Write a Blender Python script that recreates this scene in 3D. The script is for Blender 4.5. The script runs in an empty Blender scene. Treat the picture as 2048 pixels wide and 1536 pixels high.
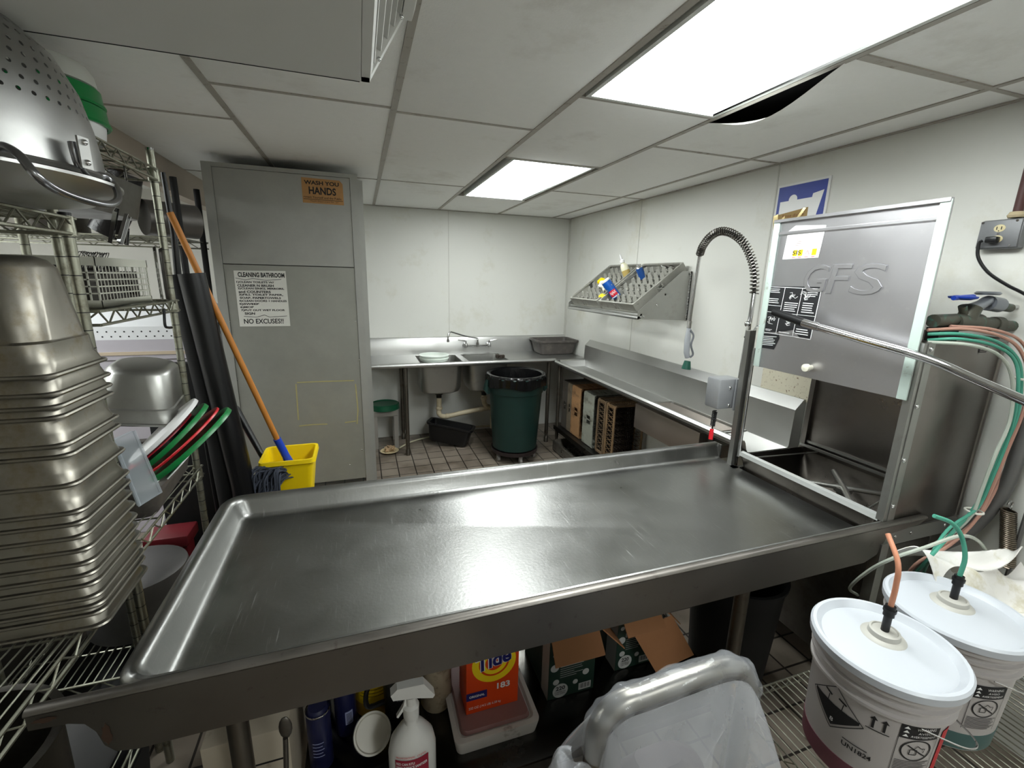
import bpy, bmesh, math, random
from mathutils import Vector, Matrix, Euler
random.seed(7)
S = bpy.context.scene
C = S.collection
PI = math.pi

# ------------------------------------------------------------------ camera
F, CX, CY, CAMH = 894.0, 1024.0, 768.0, 1.72
def _ray(u, v): return Vector((u-CX, v-CY, F))
_Y = _ray(718, 550).normalized()
_Z = -_ray(935, 4560).normalized()
_Z = (_Z - _Y*_Z.dot(_Y)).normalized()
_X = _Y.cross(_Z)
CAMP = Vector((0, 0, CAMH))
cam_d = bpy.data.cameras.new('camera'); cam_d.sensor_width = 36; cam_d.lens = F/2048*36
cam_d.clip_start = 0.02; cam_d.clip_end = 60
cam = bpy.data.objects.new('camera', cam_d); C.objects.link(cam)
cam.matrix_world = Matrix(((_X[0], -_X[1], -_X[2], 0), (_Y[0], -_Y[1], -_Y[2], 0), (_Z[0], -_Z[1], -_Z[2], CAMH), (0, 0, 0, 1)))
S.camera = cam
def at(u, v, x=None, y=None, z=None):
    "world point seen at photograph pixel (u, v) on the plane x=, y= or z="
    r = _ray(u, v); d = Vector((r.dot(_X), r.dot(_Y), r.dot(_Z)))
    t = (x/d.x) if x is not None else (y/d.y) if y is not None else ((z-CAMH)/d.z)
    return CAMP + d*t

# ------------------------------------------------------------------ world, exposure
W = bpy.data.worlds.new('world'); S.world = W; W.use_nodes = True
W.node_tree.nodes['Background'].inputs[0].default_value = (0.75, 0.8, 0.85, 1)
W.node_tree.nodes['Background'].inputs[1].default_value = 0.3
S.view_settings.view_transform = 'Standard'; S.view_settings.look = 'None'
S.view_settings.exposure = 0.3; S.view_settings.gamma = 1
S.view_settings.use_curve_mapping = False
LIGHT = 17.0        # strength of the fluorescent diffusers
CEIL = 2.385
XR, YB = 2.28, 4.82

# ------------------------------------------------------------------ materials
def lin(c):
    if isinstance(c, str):
        c = c.lstrip('#'); c = [int(c[i:i+2], 16)/255 for i in (0, 2, 4)]
        c = [(x/12.92 if x <= .04045 else ((x+.055)/1.055)**2.4) for x in c]
    return (c[0], c[1], c[2], 1)
_mats = {}
def mat(name, col='#808080', rough=.5, metal=0, var=.08, scale=6, bump=0, bscale=60, stretch=(1, 1, 1), rvar=0,
        dirt=None, dlo=.55, dhi=.7, dscale=3, trans=0, alpha=1, emis=0, spec=.5, ior=1.45, coat=0):
    if name in _mats: return _mats[name]
    m = bpy.data.materials.new(name); _mats[name] = m; m.use_nodes = True
    nt = m.node_tree; N = nt.nodes; L = nt.links; b = N['Principled BSDF']
    c = lin(col)
    tc = N.new('ShaderNodeTexCoord'); mp = N.new('ShaderNodeMapping'); mp.inputs['Scale'].default_value = stretch
    L.new(tc.outputs['Object'], mp.inputs[0])
    n1 = N.new('ShaderNodeTexNoise'); n1.inputs['Scale'].default_value = scale; n1.inputs['Detail'].default_value = 6
    n1.inputs['Roughness'].default_value = .65
    L.new(mp.outputs[0], n1.inputs[0])
    mx = N.new('ShaderNodeMix'); mx.data_type = 'RGBA'
    mx.inputs[6].default_value = tuple(min(1, k*(1-var)) for k in c[:3])+(1,)
    mx.inputs[7].default_value = tuple(min(1, k*(1+var)) for k in c[:3])+(1,)
    L.new(n1.outputs[0], mx.inputs[0]); out = mx.outputs[2]
    if dirt:
        n2 = N.new('ShaderNodeTexNoise'); n2.inputs['Scale'].default_value = dscale; n2.inputs['Detail'].default_value = 8
        n2.inputs['Roughness'].default_value = .7
        L.new(tc.outputs['Object'], n2.inputs[0])
        r = N.new('ShaderNodeMapRange'); r.inputs[1].default_value = dlo; r.inputs[2].default_value = dhi
        L.new(n2.outputs[0], r.inputs[0])
        m2 = N.new('ShaderNodeMix'); m2.data_type = 'RGBA'; m2.inputs[7].default_value = lin(dirt)
        L.new(r.outputs[0], m2.inputs[0]); L.new(out, m2.inputs[6]); out = m2.outputs[2]
        if metal:
            m3 = N.new('ShaderNodeMapRange'); m3.inputs[3].default_value = metal; m3.inputs[4].default_value = .65
            L.new(r.outputs[0], m3.inputs[0]); L.new(m3.outputs[0], b.inputs['Metallic'])
    L.new(out, b.inputs['Base Color'])
    b.inputs['Roughness'].default_value = rough
    if not (metal and dirt): b.inputs['Metallic'].default_value = metal
    if rvar:
        r = N.new('ShaderNodeMapRange'); r.inputs[1].default_value = .3; r.inputs[2].default_value = .7
        r.inputs[3].default_value = max(.02, rough-rvar); r.inputs[4].default_value = rough+rvar
        L.new(n1.outputs[0], r.inputs[0]); L.new(r.outputs[0], b.inputs['Roughness'])
    if bump:
        n3 = N.new('ShaderNodeTexNoise'); n3.inputs['Scale'].default_value = bscale; n3.inputs['Detail'].default_value = 4
        L.new(mp.outputs[0], n3.inputs[0])
        bp = N.new('ShaderNodeBump'); bp.inputs['Strength'].default_value = bump; bp.inputs['Distance'].default_value = .002
        L.new(n3.outputs[0], bp.inputs['Height']); L.new(bp.outputs[0], b.inputs['Normal'])
    b.inputs['Transmission Weight'].default_value = trans
    b.inputs['IOR'].default_value = ior
    b.inputs['Specular IOR Level'].default_value = spec
    b.inputs['Coat Weight'].default_value = coat
    b.inputs['Alpha'].default_value = alpha
    if emis:
        b.inputs['Emission Color'].default_value = c; b.inputs['Emission Strength'].default_value = emis
    return m

def steel(name, col='#a3a3a1', rough=.3, rvar=.1, var=.12, scale=5, bump=.06, stretch=(1, 1, 1), **k):
    return mat(name, col, rough, 1, var=var, scale=scale, rvar=rvar, bump=bump, bscale=90, stretch=stretch, **k)

M_top = steel('worn_table_steel', '#8a8a88', .34, .07, var=.22, scale=3, bump=.2)
def scratches(m, n=5):
    nt = m.node_tree; N = nt.nodes; L = nt.links; b = N['Principled BSDF']; tc = N.new('ShaderNodeTexCoord'); acc = None
    for i in range(n):
        mp = N.new('ShaderNodeMapping'); mp.inputs['Rotation'].default_value = (0, 0, .35+i*.63+.2*(i % 2)); mp.inputs['Scale'].default_value = (170, 7, 7); mp.inputs['Location'].default_value = (i*3.1, i*1.7, 0)
        no = N.new('ShaderNodeTexNoise'); no.inputs['Scale'].default_value = 1; no.inputs['Detail'].default_value = 2
        r = N.new('ShaderNodeMapRange'); r.inputs[1].default_value = .70; r.inputs[2].default_value = .78
        L.new(tc.outputs['Object'], mp.inputs[0]); L.new(mp.outputs[0], no.inputs[0]); L.new(no.outputs[0], r.inputs[0])
        if acc is None: acc = r.outputs[0]
        else:
            a = N.new('ShaderNodeMath'); a.operation = 'MAXIMUM'; L.new(acc, a.inputs[0]); L.new(r.outputs[0], a.inputs[1]); acc = a.outputs[0]
    old = b.inputs['Roughness'].links[0].from_socket; s_ = N.new('ShaderNodeMath'); s_.operation = 'MULTIPLY_ADD'; s_.inputs[1].default_value = .16
    L.new(acc, s_.inputs[0]); L.new(old, s_.inputs[2]); L.new(s_.outputs[0], b.inputs['Roughness'])
    oc = b.inputs['Base Color'].links[0].from_socket; mx = N.new('ShaderNodeMix'); mx.data_type = 'RGBA'; mx.inputs[7].default_value = lin('#c9c9c6'); k = N.new('ShaderNodeMath'); k.operation = 'MULTIPLY'; k.inputs[1].default_value = .3
    L.new(acc, k.inputs[0]); L.new(k.outputs[0], mx.inputs[0]); L.new(oc, mx.inputs[6]); L.new(mx.outputs[2], b.inputs['Base Color'])
scratches(M_top)
M_ss = steel('stainless_steel', '#bdbdbb', .36, .035, scale=3)
M_ss2 = steel('dull_stainless_steel', '#a5a5a1', .4, .05, dirt='#7b766c', dlo=.55, dhi=1.0, dscale=7)
M_ssd = steel('dark_stained_steel', '#6b6863', .42, .06, dirt='#3a2f25', dlo=.45, dhi=.9, dscale=9)
M_panel = mat('galvanised_panel', '#a0a09b', .48, metal=.4, var=.14, scale=7, bump=.05)
M_chrome = steel('chrome', '#cfcfd0', .12, .05, bump=0)
M_alu = steel('dull_aluminium', '#b4b4b2', .36, .08, scale=8, bump=.08)
M_pan = steel('steam_pan_steel', '#8d8980', .38, .1, scale=8, var=.2, bump=.06, dirt='#6f5f3d', dlo=.55, dhi=.75, dscale=8)
M_wire = steel('zinc_wire', '#9a9a8c', .42, .1, dirt='#5b5140', dlo=.5, dhi=.75, dscale=20)
M_wall = mat('white_wall_panel', '#d6d6d0', .42, var=.03, scale=3, bump=.12, bscale=220, dirt='#c2bfae', dlo=.55, dhi=.8, dscale=2)
M_wallb = mat('far_room_wall', '#d8d6cf', .5, var=.03)
M_ceil = mat('ceiling_tile', '#f3f3f0', .8, var=.03, scale=30, bump=.3, bscale=180, dirt='#cfcbc2', dlo=.55, dhi=.85, dscale=1.5)
M_tbar = mat('ceiling_grid_bar', '#a8a39a', .5, var=.1, dirt='#6d5b49', dlo=.56, dhi=.7, dscale=14)
M_black = mat('black_plastic', '#101012', .35, var=.1)
M_blackm = mat('matte_black', '#0c0c0d', .7)
M_white = mat('white_plastic', '#e6e6e6', .35, var=.03)
M_grey = mat('grey_plastic', '#4d4845', .5, var=.15, dirt='#6a645c', dlo=.5, dhi=.8, dscale=12)
M_green = mat('green_plastic', '#0f7a3c', .32, var=.1)
M_red = mat('red_plastic', '#d4202c', .35)
M_yellow = mat('yellow_plastic', '#f0cf0a', .4, var=.06)
M_blue = mat('blue_plastic', '#1c3fa8', .4)
M_paper = mat('white_paper', '#e6e6e0', .6, var=.03)
M_ink = mat('black_ink', '#17171a', .6)
M_card = mat('brown_cardboard', '#8b5f3c', .8, var=.1, scale=12)
M_rust = mat('rust', '#3a281b', .8, var=.3, scale=30)
M_clear = mat('clear_plastic', '#dfe6ea', .25, trans=.55, alpha=.6, ior=1.1)

# ------------------------------------------------------------------ mesh builder
_tc = {}
def _text(s, bold=0):
    k = (s, bold)
    if k in _tc: return _tc[k]
    cu = bpy.data.curves.new('t', 'FONT'); cu.body = s; cu.resolution_u = 3; cu.offset = bold
    o = bpy.data.objects.new('t', cu); C.objects.link(o)
    me = bpy.data.meshes.new_from_object(o)
    vs = [(v.co.x, v.co.y) for v in me.vertices]; fs = [tuple(p.vertices) for p in me.polygons]
    bpy.data.objects.remove(o); bpy.data.curves.remove(cu); bpy.data.meshes.remove(me)
    if not vs: _tc[k] = ([], []); return _tc[k]
    x0 = min(v[0] for v in vs); x1 = max(v[0] for v in vs); y0 = min(v[1] for v in vs); y1 = max(v[1] for v in vs)
    _tc[k] = ([((a-x0)/max(1e-6, x1-x0), (b-y0)/max(1e-6, y1-y0)) for a, b in vs], fs)
    return _tc[k]

def flatmap(O, R, U):
    O = Vector(O); R = Vector(R).normalized(); U = Vector(U); U = (U-R*U.dot(R)).normalized(); N = R.cross(U)
    return lambda x, y, h=0: O+R*x+U*y+N*h
def quadmap(bl, br, tl):
    "unit square -> parallelogram; h in metres along the normal"
    bl, br, tl = Vector(bl), Vector(br), Vector(tl); N = (br-bl).cross(tl-bl).normalized()
    return lambda x, y, h=0: bl+(br-bl)*x+(tl-bl)*y+N*h
def cylmap(cx, cy, r, a0, z0, slope=0):
    def f(x, y, h=0):
        a = a0+x/r; rr = r+slope*y+h
        return Vector((cx+rr*math.cos(a), cy+rr*math.sin(a), z0+y))
    f.cyl = 1
    return f

class B:
    def __init__(s, mat=None):
        s.bm = bmesh.new(); s.mats = []; s.mi = 0
        if mat: s.m(mat)
    def m(s, mat):
        if mat not in s.mats: s.mats.append(mat)
        s.mi = s.mats.index(mat); return s
    def _f(s, vs):
        try:
            f = s.bm.faces.new(vs); f.material_index = s.mi; return f
        except ValueError: return None
    def box(s, c, d, rot=None, bev=0, seg=2):
        r = bmesh.ops.create_cube(s.bm, size=1)
        vs = r['verts']
        M = Matrix.Translation(Vector(c))
        if rot is not None: M = M @ Euler(rot).to_matrix().to_4x4()
        M = M @ Matrix.Diagonal((d[0], d[1], d[2], 1))
        bmesh.ops.transform(s.bm, matrix=M, verts=vs)
        fs = set(f for v in vs for f in v.link_faces)
        for f in fs: f.material_index = s.mi
        if bev:
            bmesh.ops.bevel(s.bm, geom=list(set(e for v in vs for e in v.link_edges)), offset=min(bev, min(d)*.45), segments=seg, affect='EDGES', profile=.5, material=s.mi)
        return s
    def bb(s, x0, x1, y0, y1, z0, z1, bev=0):
        return s.box(((x0+x1)/2, (y0+y1)/2, (z0+z1)/2), (x1-x0, y1-y0, z1-z0), bev=bev)
    def prism(s, pts, ext):
        "closed polygon of 3D points extruded by vector ext"
        ext = Vector(ext); a = [s.bm.verts.new(Vector(p)) for p in pts]; b = [s.bm.verts.new(Vector(p)+ext) for p in pts]
        n = len(a); s._f(a[::-1]); s._f(b)
        for i in range(n): s._f([a[i], a[(i+1) % n], b[(i+1) % n], b[i]])
        return s
    def loft(s, rings, cap0=False, cap1=False, closed=True):
        R = [[s.bm.verts.new(Vector(p)) for p in r] for r in rings]
        n = len(R[0])
        for a, b in zip(R, R[1:]):
            for i in range(n if closed else n-1):
                j = (i+1) % n; s._f([a[i], a[j], b[j], b[i]])
        if cap0: s._f(R[0][::-1])
        if cap1: s._f(R[-1])
        return s
    def lathe(s, prof, c=(0, 0, 0), n=32, axis=None, a0=0, a1=2*PI):
        c = Vector(c); Q = Vector((0, 0, 1)).rotation_difference(Vector(axis).normalized()).to_matrix() if axis is not None else Matrix.Identity(3)
        full = abs(a1-a0-2*PI) < 1e-6
        k = n if full else n+1
        R = [[c+Q @ Vector((r*math.cos(a0+(a1-a0)*i/n), r*math.sin(a0+(a1-a0)*i/n), z)) for i in range(k)] for r, z in [(max(r, 1e-4), z) for r, z in prof]]
        return s.loft(R, closed=full)
    def cyl(s, a, b, r, r2=None, n=20):
        a, b = Vector(a), Vector(b); l = (b-a).length; r2 = r if r2 is None else r2
        return s.lathe([(0, 0), (r, 0), (r2, l), (0, l)], a, n, b-a)
    def tube(s, pts, r, n=8, closed=False, radii=None):
        P = [Vector(p) for p in pts]; k = len(P)
        if k < 2: return s
        rings = []; up = None
        for i in range(k):
            t = (P[(i+1) % k]-P[i-1]) if closed else (P[min(i+1, k-1)]-P[max(i-1, 0)])
            t.normalize()
            if up is None:
                up = Vector((0, 0, 1)) if abs(t.z) < .9 else Vector((1, 0, 0))
            x = (up-t*up.dot(t)).normalized(); y = t.cross(x); up = x
            rr = radii[i] if radii else r
            rings.append([P[i]+x*rr*math.cos(2*PI*j/n)+y*rr*math.sin(2*PI*j/n) for j in range(n)])
        if closed:
            rings.append(rings[0]); return s.loft(rings)
        return s.loft(rings, True, True)
    def grid(s, f, nu, nv):
        V = [[s.bm.verts.new(Vector(f(i/nu, j/nv))) for j in range(nv+1)] for i in range(nu+1)]
        for i in range(nu):
            for j in range(nv): s._f([V[i][j], V[i+1][j], V[i+1][j+1], V[i][j+1]])
        return s
    def sphere(s, c, r, sc=(1, 1, 1), n=12):
        rings = [[Vector(c)+Vector((sc[0]*r*math.sin(t)*math.cos(a), sc[1]*r*math.sin(t)*math.sin(a), -sc[2]*r*math.cos(t))) for a in [2*PI*i/n for i in range(n)]] for t in [max(.001, PI*j/(n//2+1)) for j in range(n//2+2)]]
        return s.loft(rings)
    # ---- flat artwork laid on a surface through a map f(x, y, h)
    def rect(s, f, x0, y0, x1, y1, h=.0006, n=1):
        if getattr(f, 'cyl', 0): n = max(1, int(abs(x1-x0)/.008))
        for i in range(n):
            a = x0+(x1-x0)*i/n; b = x0+(x1-x0)*(i+1)/n
            s._f([s.bm.verts.new(f(*p, h)) for p in ((a, y0), (b, y0), (b, y1), (a, y1))])
        return s
    def poly(s, f, pts, h=.0006):
        s._f([s.bm.verts.new(f(p[0], p[1], h)) for p in pts]); return s
    def line(s, f, pts, w, h=.0006):
        for (x0, y0), (x1, y1) in zip(pts, pts[1:]):
            d = math.hypot(x1-x0, y1-y0) or 1; nx, ny = -(y1-y0)/d*w/2, (x1-x0)/d*w/2
            k = max(1, int(d/.008)) if getattr(f, 'cyl', 0) else 1
            if k > 1:
                for i in range(k): s._seg(f, x0+(x1-x0)*i/k, y0+(y1-y0)*i/k, x0+(x1-x0)*(i+1)/k, y0+(y1-y0)*(i+1)/k, nx, ny, h)
                continue
            s.poly(f, [(x0-nx, y0-ny), (x1-nx, y1-ny), (x1+nx, y1+ny), (x0+nx, y0+ny)], h)
        return s
    def _seg(s, f, x0, y0, x1, y1, nx, ny, h): s.poly(f, [(x0-nx, y0-ny), (x1-nx, y1-ny), (x1+nx, y1+ny), (x0+nx, y0+ny)], h)
    def span(s, f, lo, hi, x0, x1, n=16, h=.0006):
        "filled shape between y=lo(x) and y=hi(x)"
        for i in range(n):
            a = x0+(x1-x0)*i/n; c = x0+(x1-x0)*(i+1)/n
            s._f([s.bm.verts.new(f(*q, h)) for q in ((a, lo(a)), (c, lo(c)), (c, hi(c)+1e-5), (a, hi(a)+1e-5))])
        return s
    def ring(s, f, cx, cy, r0, r1, h=.0006, n=28, sy=1):
        for i in range(n):
            a, b = 2*PI*i/n, 2*PI*(i+1)/n
            s.poly(f, [(cx+r0*math.cos(a), cy+sy*r0*math.sin(a)), (cx+r1*math.cos(a), cy+sy*r1*math.sin(a)), (cx+r1*math.cos(b), cy+sy*r1*math.sin(b)), (cx+r0*math.cos(b), cy+sy*r0*math.sin(b))], h)
        return s
    def disc(s, f, cx, cy, r, h=.0006, n=24, sy=1):
        return s.poly(f, [(cx+r*math.cos(2*PI*i/n), cy+sy*r*math.sin(2*PI*i/n)) for i in range(n)], h)
    def text(s, f, t, x, y, w, hh, h=.0008, bold=0, rot=0, shear=0):
        vs, fs = _text(t, bold); V = []
        ca, sa = math.cos(rot), math.sin(rot)
        for a, b in vs:
            px, py = a*w+shear*b*hh, b*hh
            V.append(s.bm.verts.new(f(x+px*ca-py*sa, y+px*sa+py*ca, h)))
        for q in fs: s._f([V[i] for i in q])
        return s
    def rrect(s, cx, cy, z, w, d, r, n=5):
        return rrect(cx, cy, z, w, d, r, n)
    def xf(s, M): bmesh.ops.transform(s.bm, matrix=M, verts=s.bm.verts[:]); return s
    def build(s, name, parent=None, solid=0, sharp=38, subd=0):
        bm = s.bm
        bmesh.ops.remove_doubles(bm, verts=bm.verts[:], dist=1e-6)
        bmesh.ops.recalc_face_normals(bm, faces=bm.faces[:])
        if solid: bmesh.ops.solidify(bm, geom=bm.faces[:], thickness=solid)
        off = Vector((0, 0, 0)); root = parent
        while root is not None and root.parent is not None: root = root.parent
        if root is not None: off = root.get('_o') and Vector(root['_o']) or Vector((0, 0, 0))
        loc = Vector((0, 0, 0))
        if parent is None:
            xs = [v.co for v in bm.verts]
            loc = Vector(((min(v.x for v in xs)+max(v.x for v in xs))/2, (min(v.y for v in xs)+max(v.y for v in xs))/2, min(v.z for v in xs)))
            off = loc
        for v in bm.verts: v.co -= off
        ca = math.radians(sharp)
        for f in bm.faces: f.smooth = True
        for e in bm.edges:
            if len(e.link_faces) == 2 and e.calc_face_angle(0) > ca: e.smooth = False
        me = bpy.data.meshes.new(name); bm.to_mesh(me); bm.free()
        for m in s.mats: me.materials.append(m)
        o = bpy.data.objects.new(name, me); C.objects.link(o); o.location = loc
        if parent is not None: o.parent = parent
        return o

def rrect(cx, cy, z, w, d, r, n=5):
    r = min(r, w/2-1e-4, d/2-1e-4); out = []
    for qx, qy, a0 in ((1, 1, 0), (-1, 1, PI/2), (-1, -1, PI), (1, -1, 1.5*PI)):
        for i in range(n+1):
            a = a0+PI/2*i/n
            out.append(Vector((cx+qx*(w/2-r)+r*math.cos(a), cy+qy*(d/2-r)+r*math.sin(a), z)))
    return out
def arc(c, r, a0, a1, n, plane='xz'):
    out = []
    for i in range(n+1):
        a = a0+(a1-a0)*i/n; p, q = r*math.cos(a), r*math.sin(a)
        out.append(Vector(c)+Vector({'xz': (p, 0, q), 'yz': (0, p, q), 'xy': (p, q, 0)}[plane]))
    return out
def smooth(pts, it=6):
    "Catmull-Rom through points"
    P = [Vector(p) for p in pts]; P = [P[0]*2-P[1]]+P+[P[-1]*2-P[-2]]; out = []
    for i in range(1, len(P)-2):
        for k in range(it):
            t = k/it; a, b, c, d = P[i-1], P[i], P[i+1], P[i+2]
            out.append(.5*((2*b)+(-a+c)*t+(2*a-5*b+4*c-d)*t*t+(-a+3*b-3*c+d)*t**3))
    out.append(P[-2]); return out

# ------------------------------------------------------------------ things
def thing(name, label, cat, loc=(0, 0, 0), group=None):
    o = bpy.data.objects.new(name, None); C.objects.link(o); o.location = loc; o.empty_display_size = .05
    o['label'] = label; o['category'] = cat; o['_o'] = tuple(loc)
    if group: o['group'] = group
    return o
def tag(o, label, cat, group=None, kind=None):
    o['label'] = label; o['category'] = cat
    if group: o['group'] = group
    if kind: o['kind'] = kind
    return o
def struct(o): o['kind'] = 'structure'; return o
def lab(o, l): o['label'] = l; return o
def dup(root, loc=None, rot=None, label=None, group=None):
    def cp(o, p):
        c = o.copy(); C.objects.link(c)
        if p is not None: c.parent = p
        for ch in o.children: cp(ch, c)
        return c
    r = cp(root, None)
    if loc is not None: r.location = loc
    if rot is not None: r.rotation_euler = rot
    if label: r['label'] = label
    if group: r['group'] = group
    return r

# ================================================================== THE ROOM
def tile_mat():
    m = bpy.data.materials.new('quarry_tile_floor'); m.use_nodes = True; nt = m.node_tree; N = nt.nodes; L = nt.links
    b = N['Principled BSDF']; tc = N.new('ShaderNodeTexCoord'); br = N.new('ShaderNodeTexBrick')
    mp = N.new('ShaderNodeMapping'); mp.inputs['Rotation'].default_value = (0, 0, PI/2); L.new(tc.outputs['Object'], mp.inputs[0]); L.new(mp.outputs[0], br.inputs[0])
    br.offset = 0; br.inputs['Scale'].default_value = 1; br.inputs['Brick Width'].default_value = .152; br.inputs['Row Height'].default_value = .152
    br.inputs['Mortar Size'].default_value = .005
    br.inputs['Color1'].default_value = lin('#877d71'); br.inputs['Color2'].default_value = lin('#766c62'); br.inputs['Mortar'].default_value = lin('#2c2723')
    n = N.new('ShaderNodeTexNoise'); n.inputs['Scale'].default_value = 4; n.inputs['Detail'].default_value = 8; L.new(tc.outputs['Object'], n.inputs[0])
    r = N.new('ShaderNodeMapRange'); r.inputs[1].default_value = .45; r.inputs[2].default_value = .75; L.new(n.outputs[0], r.inputs[0])
    mx = N.new('ShaderNodeMix'); mx.data_type = 'RGBA'; mx.blend_type = 'MULTIPLY'; mx.inputs[7].default_value = lin('#9c958a')
    L.new(r.outputs[0], mx.inputs[0]); L.new(br.outputs[0], mx.inputs[6]); L.new(mx.outputs[2], b.inputs['Base Color'])
    bp = N.new('ShaderNodeBump'); bp.invert = True; bp.inputs['Strength'].default_value = .5; bp.inputs['Distance'].default_value = .003
    L.new(br.outputs['Fac'], bp.inputs['Height']); L.new(bp.outputs[0], b.inputs['Normal'])
    b.inputs['Roughness'].default_value = .35
    return m
XL, YF = -3.3, -2.4
struct(B(tile_mat()).bb(XL, XR, YF, YB, -.05, 0).build('floor'))
b = B(M_wall); b.bb(-1.0, XR+.1, YB, YB+.1, 0, 2.6)
wb = struct(b.build('wall_back'))
struct(B(M_wallb).bb(XL, -1.0, YB, YB+.1, 0, 2.6).build('wall_rear'))
struct(B(M_wall).bb(XR, XR+.1, YF, YB, 0, 2.6).build('wall_right'))
struct(B(M_wallb).bb(XL-.1, XL, YF, YB, 0, 2.6).build('wall_left'))
struct(B(M_wallb).bb(XL, XR, YF-.1, YF, 0, 2.6).build('wall_front'))
# thin seam strips of the wall panels
k = 1
M_seam = mat('wall_panel_joint', '#c4c3bc', .4)
for x in (.90,):
    struct(B(M_seam).bb(x-.004, x+.004, YB-.003, YB, 1.07, CEIL).build('trim_%d' % k)); k += 1
for y in (3.45, 2.12):
    struct(B(M_seam).bb(XR-.003, XR, y-.004, y+.004, 1.1, CEIL).build('trim_%d' % k)); k += 1
struct(B(M_seam).bb(XR-.018, XR, YB-.018, YB, 1.07, CEIL).build('trim_%d' % k)); k += 1
# header (soffit) over the pass on the left
struct(B(mat('beige_soffit', '#b3a79a', .7)).bb(-1.16, -1.08, YF, YB, 2.2, CEIL).build('wall_soffit'))

# ceiling: panels with open joints, grid bars
GX = [-1.12, -.49, .17, .80, 1.43, 2.06, XR]
rows = {0: [YF, -1.3, .05, 1.2, 2.50, 3.8, YB], 1: [YF, -1.7, -.4, .8, 2.08, 3.56, YB], 2: [YF, -1.7, -.4, .8, 2.12, 3.55, YB],
        3: [YF, -2.0, -.83, .43, 1.69, 2.62, 3.92, YB], 4: [YF, -1.4, -.15, 1.11, 2.12, 3.41, YB], 5: [YF, -1.4, -.15, 1.11, 2.12, 3.41, YB]}
b = B(M_ceil)
for i in range(6):
    for y0, y1 in zip(rows[i], rows[i][1:]):
        if i == 3 and (abs(y0-.43) < .01 or abs(y0-2.62) < .01 or abs(y0+2.0) < .01): continue
        x0, x1 = GX[i], GX[i+1]; g = .006
        if i == 4 and abs(y0-1.11) < .01:      # the panel that bows down beside the big light
            def f(u, v, x0=x0, x1=x1, y0=y0, y1=y1):
                d = .075*max(0, math.sin(PI*min(1, max(0, (v-.02)/.62))))**1.3*max(0, 1-u/.45)**1.6
                return (x0+g+(x1-x0-2*g)*u, y0+g+(y1-y0-2*g)*v, CEIL-d)
            b.grid(f, 16, 24)
            continue
        b.bb(x0+g, x1-g, y0+g, y1-g, CEIL, CEIL+.012, bev=.003)
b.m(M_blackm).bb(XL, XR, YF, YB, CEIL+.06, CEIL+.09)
b.m(M_ceil).bb(XL, -1.12, YF, YB, CEIL, CEIL+.02)
struct(b.build('ceiling'))
for i in range(6):
    if i:
        b = B(M_tbar); x = GX[i]; b.bb(x-.012, x+.012, YF, YB, CEIL-.004, CEIL+.03)
        struct(b.build('trim_%d' % k)); k += 1
    b = B(M_tbar)
    for y in rows[i][1:-1]:
        if i == 4 and y == 1.11: b.bb(GX[i]+.012, GX[i+1]-.012, y-.014, y+.014, CEIL-.005, CEIL+.03); continue
        b.bb(GX[i]+.012, GX[i+1]-.012, y-.008, y+.008, CEIL-.003, CEIL+.03)
    struct(b.build('trim_%d' % k)); k += 1
b = B(M_tbar); b.bb(XR-.02, XR, YF, YB, CEIL-.006, CEIL-.001); struct(b.build('trim_%d' % k)); k += 1
b = B(M_tbar); b.bb(-1.1, XR-.02, YB-.02, YB, CEIL-.006, CEIL-.001); struct(b.build('trim_%d' % k)); k += 1
# no stain is drawn above the tall cabinet; the dark there is rendered shade

def diff_mat():
    m = bpy.data.materials.new('prismatic_diffuser'); m.use_nodes = True; nt = m.node_tree; N = nt.nodes; L = nt.links
    b = N['Principled BSDF']; b.inputs['Base Color'].default_value = (.9, .9, .9, 1); b.inputs['Roughness'].default_value = .3
    b.inputs['Emission Color'].default_value = (.95, 1.0, .985, 1)
    tc = N.new('ShaderNodeTexCoord'); sx = N.new('ShaderNodeSeparateXYZ'); L.new(tc.outputs['Object'], sx.inputs[0])
    # two tubes behind the lens
    a = N.new('ShaderNodeMath'); a.operation = 'ABSOLUTE'; L.new(sx.outputs[0], a.inputs[0])
    d = N.new('ShaderNodeMath'); d.operation = 'SUBTRACT'; L.new(a.outputs[0], d.inputs[0]); d.inputs[1].default_value = .13
    e = N.new('ShaderNodeMath'); e.operation = 'ABSOLUTE'; L.new(d.outputs[0], e.inputs[0])
    r = N.new('ShaderNodeMapRange'); r.inputs[1].default_value = 0; r.inputs[2].default_value = .13; r.inputs[3].default_value = 1.3*LIGHT; r.inputs[4].default_value = .72*LIGHT
    L.new(e.outputs[0], r.inputs[0]); L.new(r.outputs[0], b.inputs['Emission Strength'])
    ch = N.new('ShaderNodeTexWave'); ch.inputs['Scale'].default_value = 30; ch.bands_direction = 'DIAGONAL'; L.new(tc.outputs['Object'], ch.inputs[0])
    bp = N.new('ShaderNodeBump'); bp.inputs['Strength'].default_value = .3; L.new(ch.outputs[0], bp.inputs['Height']); L.new(bp.outputs[0], b.inputs['Normal'])
    return m
M_diff = diff_mat(); M_frame = mat('light_frame', '#d9dcd8', .45)
def light(x0, x1, y0, y1, label, CEIL=CEIL):
    t = thing('ceiling_light', label, 'ceiling light', ((x0+x1)/2, (y0+y1)/2, CEIL), 'ceiling lights')
    b = B(M_frame); f = .016
    for a in ((x0, x0+f, y0, y1), (x1-f, x1, y0, y1), (x0+f, x1-f, y0, y0+f), (x0+f, x1-f, y1-f, y1)): b.bb(*a, CEIL-.004, CEIL+.05)
    b.build('frame', t)
    B(M_diff).bb(x0+f, x1-f, y0+f, y1-f, CEIL+.004, CEIL+.008).build('diffuser', t)
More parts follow.
